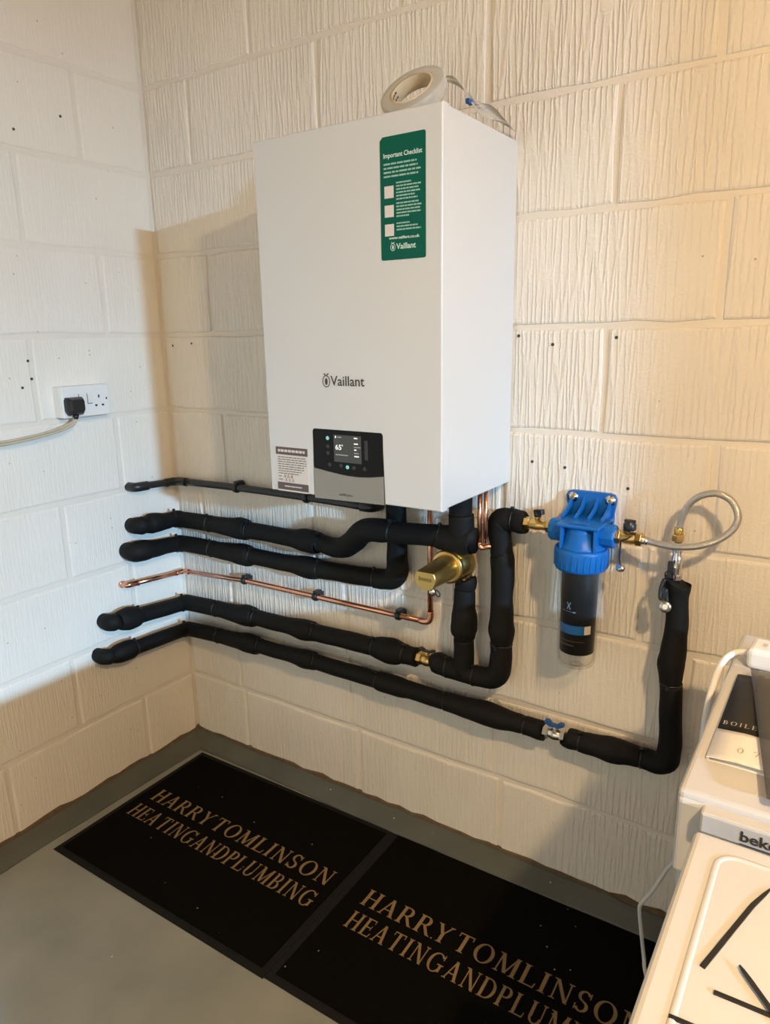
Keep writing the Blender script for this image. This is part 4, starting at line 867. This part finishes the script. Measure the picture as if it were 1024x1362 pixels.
for k in (0, 1):
    o_ = 0.0034*(k*2-1)
    build('conductor', B().tube(catmull([(0.051, -0.358, 1.158+o_*0.2), (0.050, -0.366, 1.148+o_), (0.047, -0.392, 1.137+o_), (0.044, -0.440, 1.127+o_), (0.040, -0.500, 1.120+o_), (0.034, -0.580, 1.116+o_), (0.028, -0.80, 1.122+o_), (0.020, -1.15, 1.11+o_), (0.016, -1.40, 1.08+o_), (0.014, -1.52, 0.9+o_), (0.014, -1.55, 0.5), (0.070+o_, -1.56, 0.06), (0.085+o_, -1.56, 0.006), (0.16, -1.70+o_, 0.006)], 5), 0.0036, 10), M_CREAMCBL, t)

# ------------------------------------------------------------------ doormats with serif lettering
def glyph_polys(ch):
    """serif capitals: list of convex polygons, cap height 1; returns (advance, polys)"""
    S, T = 0.155, 0.060; P = []
    def rect(x0, y0, x1, y1): P.append([(x0, y0), (x1, y0), (x1, y1), (x0, y1)])
    def bar(x0, y0, x1, y1, wd): P.append([(x0-wd/2, y0), (x0+wd/2, y0), (x1+wd/2, y1), (x1-wd/2, y1)])
    def ser(x, y, l=0.17, up=True):
        h = T if up else -T; P.append([(x-l, y), (x+l, y), (x+l*0.55, y+h), (x-l*0.55, y+h)] if up else [(x-l*0.55, y+h), (x+l*0.55, y+h), (x+l, y), (x-l, y)])
    def stem(x): rect(x-S/2, 0, x+S/2, 1); ser(x, 0); ser(x, 1, up=False)
    def arc(cx, cy, rx, ry, a0, a1, tx, ty, n=12):
        for i in range(n):
            q = []
            for a, k in ((a0+(a1-a0)*i/n, 0), (a0+(a1-a0)*(i+1)/n, 0), (a0+(a1-a0)*(i+1)/n, 1), (a0+(a1-a0)*i/n, 1)):
                ar = math.radians(a); q.append((cx+(rx-tx*k)*math.cos(ar), cy+(ry-ty*k)*math.sin(ar)))
            P.append(q)
    if ch == 'H': stem(.17); stem(.69); rect(.17, .48, .69, .48+T); w_ = .86
    elif ch == 'A': bar(.12, 0, .40, 1, T*1.2); bar(.68, 0, .40, 1, S); rect(.22, .30, .58, .30+T); ser(.12, 0, .13); ser(.68, 0, .16); w_ = .82
    elif ch in 'RPB':
        stem(.17); 
        if ch == 'B': arc(.36, .75, .25, .25, -90, 90, S*.9, T); arc(.38, .26, .29, .26, -90, 90, S, T); rect(.17, 0, .40, T); rect(.17, .48, .40, .48+T); rect(.17, 1-T, .37, 1); w_ = .72
        else:
            arc(.38, .73, .27, .27, -90, 90, S, T); rect(.17, .46, .40, .46+T); rect(.17, 1-T, .40, 1); w_ = .70
            if ch == 'R': bar(.40, .50, .74, 0, S); ser(.76, 0, .11); w_ = .82
    elif ch == 'Y': bar(.40, .45, .12, 1, S); bar(.40, .45, .68, 1, T*1.2); rect(.40-S/2, 0, .40+S/2, .5); ser(.40, 0); ser(.12, 1, .15, False); ser(.68, 1, .12, False); w_ = .78
    elif ch == 'T': rect(.40-S/2, 0, .40+S/2, 1); ser(.40, 0); rect(.06, 1-T, .74, 1); rect(.06, .78, .06+T*.8, 1); rect(.74-T*.8, .78, .74, 1); w_ = .80
    elif ch == 'O': arc(.46, .5, .43, .52, 0, 360, S, T, 28); w_ = .92
    elif ch == '0': arc(.33, .5, .28, .52, 0, 360, S*.8, T, 24); w_ = .66
    elif ch == '7': rect(.06, .92, .58, 1); bar(.26, 0, .54, .95, S*.7); rect(.06, .78, .06+T, .95); w_ = .62
    elif ch == 'M': bar(.13, 0, .17, 1, T*1.1); bar(.50, .05, .18, 1, S); bar(.50, .05, .82, 1, T*1.1); rect(.84-S/2, 0, .84+S/2, 1); ser(.13, 0, .13); ser(.84, 0); ser(.12, 1, .12, False); ser(.86, 1, .12, False); w_ = 1.0
    elif ch == 'L': stem(.17); rect(.17, 0, .66, T); P.append([(.60, 0), (.66, 0), (.70, .26), (.66, .26)]); w_ = .70
    elif ch == 'I': stem(.18); w_ = .36
    elif ch == 'N': rect(.14, 0, .14+T, 1); bar(.72, 0, .17, 1, S); rect(.70, 0, .70+T, 1); ser(.17, 0, .14); ser(.14, 1, .13, False); ser(.73, 1, .14, False); w_ = .88
    elif ch == 'S':
        arc(.33, .745, .25, .27, 20, 270, S*.8, T*1.3, 18); arc(.31, .255, .27, .27, -160, 90, S*.9, T*1.3, 18)
        rect(.53, .70, .58, .98); rect(.05, .02, .10, .30); w_ = .64
    elif ch == 'E': stem(.17); rect(.17, 0, .64, T); rect(.17, .48, .52, .48+T); rect(.17, 1-T, .60, 1); rect(.50, .38, .54, .64); P.append([(.58, 0), (.64, 0), (.69, .24), (.64, .24)]); rect(.56, .78, .60, 1); w_ = .70
    elif ch == 'G': arc(.47, .5, .43, .52, 40, 325, S, T, 26); rect(.70, .08, .70+S*.9, .44); rect(.58, .42, .92, .42+T); rect(.76, .72, .82, 1.0); w_ = .92
    elif ch == 'D': stem(.17); arc(.36, .5, .45, .5, -90, 90, S, T, 18); rect(.17, 0, .38, T); rect(.17, 1-T, .38, 1); w_ = .84
    elif ch == 'U': rect(.18-S/2, .28, .18+S/2, 1); rect(.66, .28, .66+T, 1); ser(.18, 1, .16, False); ser(.69, 1, .14, False); arc(.41, .30, .31, .32, 180, 360, S*.8, T*1.2, 16); w_ = .86
    else: w_ = .35
    return w_, P
def serif_text(b, body, x0, x1, y0, h, frame, gap=0.10, gaps={}):
    """lettering laid out between x0 and x1; frame maps (u, v) to a point"""
    adv = 0; items = []
    for i, ch in enumerate(body):
        wd, polys = glyph_polys(ch); items.append((adv, polys)); adv += wd+gap+gaps.get(i, 0)
    adv -= gap; k = (x1-x0)/adv
    j = 0
    for a, polys in items:
        for q in polys:
            j += 1
            pts = [frame(x0+(a+u)*k, y0+v*h, 0.00002*(j % 9)) for u, v in q]
            b.bm.faces.new([b.bm.verts.new(p) for p in pts])
    return b
def doormat(cx, cyy, rz, wd, dp_, label, lines, trim=0.018):
    t = thing('doormat', label, 'doormat', (cx, cyy, 0), 'black company doormats')
    R = Matrix.Translation((cx, cyy, 0)) @ Matrix.Rotation(rz, 4, 'Z')
    b = B(); x, y = wd/2, dp_/2; i = 0.006
    rr = []
    rnd = random.Random(int(cx*100))
    def loop(ins, z): 
        return [R @ Vector(p) for p in [(-x+ins, -y+ins, z), (0, -y+ins, z), (x-ins, -y+ins, z), (x-ins, 0, z), (x-ins, y-ins, z), (0, y-ins, z), (-x+ins, y-ins, z), (-x+ins, 0, z)]]
    b.rings([loop(0, 0.0004), loop(0.001, 0.0025), loop(trim, 0.0040), loop(trim+0.001, 0.002)])
    for f in b.bm.faces: f.smooth = False
    build('rubber_border', b, M_RUBBER, t)
    b = B().box(-x+trim, x-trim, -y+trim, y-trim, 0.0008, 0.0068, 0.0018, 2, R)
    build('pile', b, M_PILE, t)
    for (body, u0, u1, v0, h, g) in lines:
        fr = lambda u, v, e: R @ Vector((u-cx, v-cyy, 0.0072+e))
        build('lettering', serif_text(B(), body, u0, u1, v0, h, fr, 0.10, g), M_GOLD, t, normals=False)
    return t
doormat(0.479, -0.336, math.radians(0.7), 0.770, 0.548, 'black doormat with tan lettering, in the corner', (('HARRYTOMLINSON', 0.148, 0.822, -0.327, 0.052, {4: 0.12}), ('HEATINGANDPLUMBING', 0.143, 0.826, -0.408, 0.052, {2: 0.10, 6: 0.05})))
doormat(1.2478, -0.318, math.radians(0.9), 0.770, 0.555, 'black doormat with tan lettering, nearest the washing machine', (('HARRYTOMLINSON', 0.925, 1.598, -0.318, 0.053, {4: 0.12}), ('HEATINGANDPLUMBING', 0.930, 1.610, -0.394, 0.052, {2: 0.04, 6: 0.05})))

# ------------------------------------------------------------------ washing machine by the wall
WX0, WX1, WYB, WYF, WZ = 1.683, 2.283, -0.20, -0.717, 0.850
t = thing('washing_machine', 'white washing machine standing against the blockwork wall', 'washing machine', ((WX0+WX1)/2, -0.45, 0))
build('body', B().box(WX0+0.004, WX1-0.004, WYF+0.012, WYB, 0.018, WZ-0.030, 0.006), M_APPL, t)
build('worktop', B().box(WX0, WX1, WYF, WYB, WZ-0.032, WZ, 0.007, 3), M_APPL, t)
b = B().box(WX0+0.001, WX1-0.001, WYF-0.004, WYF+0.02, 0.742, WZ-0.008, 0.006, 3)
fa = build('fascia', b, M_APPL, t)
b = B().box(1.7115, 1.93, WYF-0.018, WYF+0.004, 0.815, 0.8415, 0.003)
dr = build('detergent_drawer', b, M_APPL_G, t)
build('drawer_recess', B().box(1.7135, 1.928, WYF-0.0052, WYF-0.0035, 0.765, 0.816), simple('recess_pale_grey', (0.55, 0.58, 0.62), 0.35), dr)
b = put_text(B(), 'beko', 1.7530, 1.7905, 0.8225, 0.0120, (0, WYF-0.0181, 0), FX, FZ, 0.025)
build('lettering', b, M_DARKPRINT, dr, normals=False)
build('underline', flat_rect(B(), 1.7530, 1.795, 0.8180, 0.8193, WYF-0.0186), M_DARKPRINT, dr, normals=False)
kn = build('programme_knob', B().lathe((2.02, WYF-0.004, 0.795), (0, -1, 0), ((0, 0.027), (0.004, 0.027), (0.006, 0.024), (0.024, 0.022), (0.026, 0.018)), 28), M_APPL_G, t)
dor = build('door_ring', B().torus((1.983, WYF+0.006, 0.44), (0, 1, 0), 0.165, 0.024, 40, 12, 0.8), M_APPL_G, t)
build('door_glass', B().lathe((1.983, WYF+0.010, 0.44), (0, -1, 0), ((0, 0.145), (0.01, 0.14), (0.014, 0.10), (0.016, 0.02)), 36), M_PANEL, dor)
build('plinth', B().box(WX0+0.006, WX1-0.006, WYF+0.010, WYF+0.03, 0.018, 0.10, 0.002), M_APPL_G, t)
for x in (WX0+0.05, WX1-0.05):
    for y in (WYF+0.06, WYB-0.06): build('foot', B().lathe((x, y, 0.0), (0, 0, 1), ((0, 0.02), (0.008, 0.02), (0.010, 0.009), (0.022, 0.009)), 16), M_BLACKP, t)
# second white appliance in the foreground; its lid fills the corner of the picture
AX0, AX1, AYB, AYF, AZ = 1.713, 2.26, -0.778, -1.33, 0.850
t = thing('household_appliance', 'white appliance with a raised-edge lid in front of the washing machine', 'appliance', ((AX0+AX1)/2, -1.06, 0))
build('body', B().box(AX0+0.006, AX1-0.006, AYF+0.006, AYB-0.006, 0.02, AZ-0.045, 0.006), M_APPL, t)
build('lid', B().box(AX0, AX1, AYF, AYB, AZ-0.042, AZ, 0.007, 3), M_APPL, t)
bx0, bx1, by0, by1 = AX0+0.028, AX1-0.028, AYF+0.03, AYB-0.026
pts = []
for cx_, cy_, a0 in ((bx1-0.02, by1-0.02, 0), (bx0+0.02, by1-0.02, 90), (bx0+0.02, by0+0.02, 180), (bx1-0.02, by0+0.02, 270)):
    for k in range(7): a = math.radians(a0+15*k); pts.append((cx_+0.02*math.cos(a), cy_+0.02*math.sin(a)))
b = B(); n = len(pts); rr = []
def off(i, d):
    p0, p1 = Vector(pts[i-1]), Vector(pts[(i+1) % n]); tg = (p1-p0).normalized(); nn = Vector((tg.y, -tg.x)); p = Vector(pts[i])+nn*d; return p
for i in range(n+1):
    i_ = i % n; rr.append([(off(i_, d).x, off(i_, d).y, AZ+z) for d, z in ((-0.0036, -0.001), (-0.0028, 0.0006), (-0.0012, 0.0014), (0.0012, 0.0014), (0.0028, 0.0006), (0.0036, -0.001))])
b.rings(rr, False); build('raised_bead', b, M_APPL, t, smooth=True)
build('door_handle', B().box(AX0+0.15, AX1-0.15, AYF-0.015, AYF+0.004, AZ-0.034, AZ-0.012, 0.004), M_APPL_G, t)
for x in (AX0+0.05, AX1-0.05):
    for y in (AYF+0.06, AYB-0.06): build('foot', B().lathe((x, y, 0.0), (0, 0, 1), ((0, 0.02), (0.008, 0.02), (0.010, 0.009), (0.022, 0.009)), 16), M_BLACKP, t)
# cut cable-tie ends lying on the lid
def strip(label, p0, p1, bend=None, taper=True, w_=0.0045, z=AZ, lift=0.0):
    a, c = Vector((*p0, 0)), Vector((*p1, 0)); d = (c-a).normalized(); s = Vector((-d.y, d.x, 0)); L_ = (c-a).length
    b = B(); rr = []
    st = [(0, 1), (0.02, 1), (0.75, 0.95), (0.92, 0.72), (1.0, 0.30)] if taper else [(0, 1), (0.5, 1), (1, 1)]
    for u, k in st:
        sh = (bend*max(0, u-0.72)) if bend else 0; P = a+d*L_*u+s*sh; zz = z+0.0002+lift*u
        rr.append([(P.x+s.x*w_/2*k*e, P.y+s.y*w_/2*k*e, zz+h) for e, h in ((-1, 0), (1, 0), (1, 0.0013), (-1, 0.0013))])
    b.rings(rr)
    for f in b.bm.faces: f.smooth = False
    o = build('cable_tie_offcut', b, M_TIE, None, (a.x, a.y, z))
    return tag(o, label, 'cable tie', 'black cable tie offcuts')
strip('longest black cable-tie offcut, tip pointing at the machine lettering', (1.752, -0.957), (1.7865, -0.831), -0.012)
strip('black cable-tie offcut lying crosswise below the longest one', (1.7640, -0.9765), (1.835, -0.9735), None, False, 0.0040)
strip('pointed black cable-tie offcut crossing on top of another', (1.815, -0.984), (1.7775, -0.9405), None, True, 0.0042, AZ+0.0016)
strip('short black cable-tie offcut near the lid edge', (1.7385, -1.0170), (1.785, -1.014), None, False, 0.0038)

# things lying on the washing machine
t = thing('leaflet', 'folded black and white card leaflet on the washing machine', 'leaflet', (1.75, -0.5, WZ))
def sheet(b, u0, u1, v0, v1, zf, th=0.0008, nu=3, nv=8, skew=0.0):
    top, bot = [], []
    for j in range(nv+1):
        v = v0+(v1-v0)*j/nv
        top.append([b.bm.verts.new((u0+(u1-u0)*i/nu+skew*(v-v0), v, zf(i/nu, j/nv)+th)) for i in range(nu+1)])
        bot.append([b.bm.verts.new((u0+(u1-u0)*i/nu+skew*(v-v0), v, zf(i/nu, j/nv))) for i in range(nu+1)])
    for j in range(nv):
        for i in range(nu):
            for g_, fl_ in ((top, 1), (bot, 0)):
                q = (g_[j][i], g_[j][i+1], g_[j+1][i+1], g_[j+1][i]); f = b.bm.faces.new(q if fl_ else tuple(reversed(q))); f.smooth = True
    for g in ([(top[0][i], top[0][i+1], bot[0][i+1], bot[0][i]) for i in range(nu)]+[(top[nv][i+1], top[nv][i], bot[nv][i], bot[nv][i+1]) for i in range(nu)]+[(top[j+1][0], top[j][0], bot[j][0], bot[j+1][0]) for j in range(nv)]+[(top[j][nu], top[j+1][nu], bot[j+1][nu], bot[j][nu]) for j in range(nv)]):
        b.bm.faces.new(g)
    return b
LX0, LX1, LV0, LV1 = 1.7005, 1.7985, -0.640, -0.385
arch = lambda u, v: WZ+0.0006+0.0075*math.sin(math.pi*min(1, max(0, u*0.9+0.1)))*0.5+0.003
build('back_leaf', sheet(B(), LX0, LX1, LV0, LV1, lambda u, v: WZ+0.0004, 0.0007, 3, 4), M_PAPER_W, t)
vsplit = LV0+0.075
ft = build('front_leaf', sheet(B(), LX0, LX1, LV0, vsplit, lambda u, v: arch(u, v*0.3), 0.0008), M_PAPER_W, t)
fb = build('black_band', sheet(B(), LX0, LX1, vsplit, LV1, lambda u, v: arch(u, 0.3+v*0.7), 0.0008), M_CARD_B, t)
build('fold', B().tube([(LX0+0.001, LV0+0.002, WZ+0.0028), (LX0+0.001, LV1-0.002, WZ+0.0028)], 0.0022, 8), M_PAPER_W, t)
fr = lambda u, v, e: (u, v, arch((u-LX0)/(LX1-LX0), 0)+0.0011+e)
build('lettering', serif_text(B(), 'BOILER', 1.7045, 1.7545, -0.5510, 0.0105, fr, 0.32), M_FOILTXT, fb, normals=False)
build('lettering', serif_text(B(), '07', 1.7295, 1.7555, -0.6170, 0.0125, fr, 0.75), M_FOILTXT, ft, normals=False)
# crumpled polythene bag
rnd = random.Random(5); b = B(); nu, nv = 22, 22
bump_ = [[rnd.uniform(0, 1) for _ in range(nu+1)] for _ in range(nv+1)]
def bz(u, v):
    e = min(1, 6*min(u, 1-u, v, 1-v)+0.05); i, j = int(u*nu+.5), int(v*nv+.5)
    return WZ+0.0125+e*(0.008+0.003*bump_[j][i]+0.012*abs(math.sin(5*u+3*v))+0.007*math.sin(11*u-6*v))
sheet(b, 1.772, 2.06, -0.705, -0.372, bz, 0.0004, nu, nv, -0.17)
build('polythene_bag', b, M_BAG, None, (1.86, -0.53, WZ))
tag(bpy.data.objects['polythene_bag'], 'crumpled grey translucent polythene bag lying over the folded leaflet', 'plastic bag')
# white extension socket at the back of the machine top, its lead curling over the edge
t = thing('extension_socket', 'white plastic extension block at the back of the machine top', 'extension block', (1.76, -0.315, WZ))
m_ = Matrix.Translation((1.775, -0.322, WZ+0.020)) @ Matrix.Rotation(math.radians(-4), 4, 'Z')
build('case', B().box(-0.068, 0.085, -0.029, 0.027, -0.0195, 0.0135, 0.008, 3, m_), M_WHITE_P, t)
build('switch', B().box(-0.050, -0.043, -0.010, 0.004, 0.0130, 0.0146, 0.0008, 2, m_), M_APPL_G, t)
for x, y in ((-0.018, -0.010), (0.0, 0.005), (0.018, -0.010)): build('pin_slot', B().box(x-0.003, x+0.003, y-0.002, y+0.002, 0.0130, 0.0138, 0.0, 1, m_), M_BLACKP, t)
build('lead', B().tube(catmull([(1.712, -0.322, WZ+0.016), (1.698, -0.322, WZ+0.016), (1.684, -0.335, WZ+0.014), (1.674, -0.360, WZ+0.005), (1.669, -0.395, WZ-0.02), (1.668, -0.43, WZ-0.06), (1.670, -0.45, WZ-0.15), (1.674, -0.46, WZ-0.4), (1.674, -0.46, 0.2), (1.672, -0.45, 0.006), (1.66, -0.40, 0.006)], 5), 0.0050, 12), M_WHITECBL, t)
o = build('appliance_lead', B().tube(catmull([(1.672, -0.22, 0.62), (1.655, -0.19, 0.50), (1.625, -0.155, 0.36), (1.585, -0.122, 0.262), (1.560, -0.120, 0.195), (1.541, -0.120, 0.155), (1.537, -0.120, 0.135), (1.545, -0.121, 0.079), (1.556, -0.125, 0.018), (1.565, -0.150, 0.0125), (1.61, -0.25, 0.0125), (1.672, -0.40, 0.0125)], 5), 0.0042, 10), M_WHITECBL, None, (1.56, -0.13, 0))
tag(o, 'white flex hanging to the mat beside the washing machine', 'cable')

for o in bpy.data.objects:       # tiny joined print and knurling that nobody could pick apart
    if o.name.split('.')[0] in ('printed_lines', 'printed_title', 'menu_text', 'menu_icon', 'handwriting', 'engraving', 'cap_rib'): o['kind'] = 'stuff'
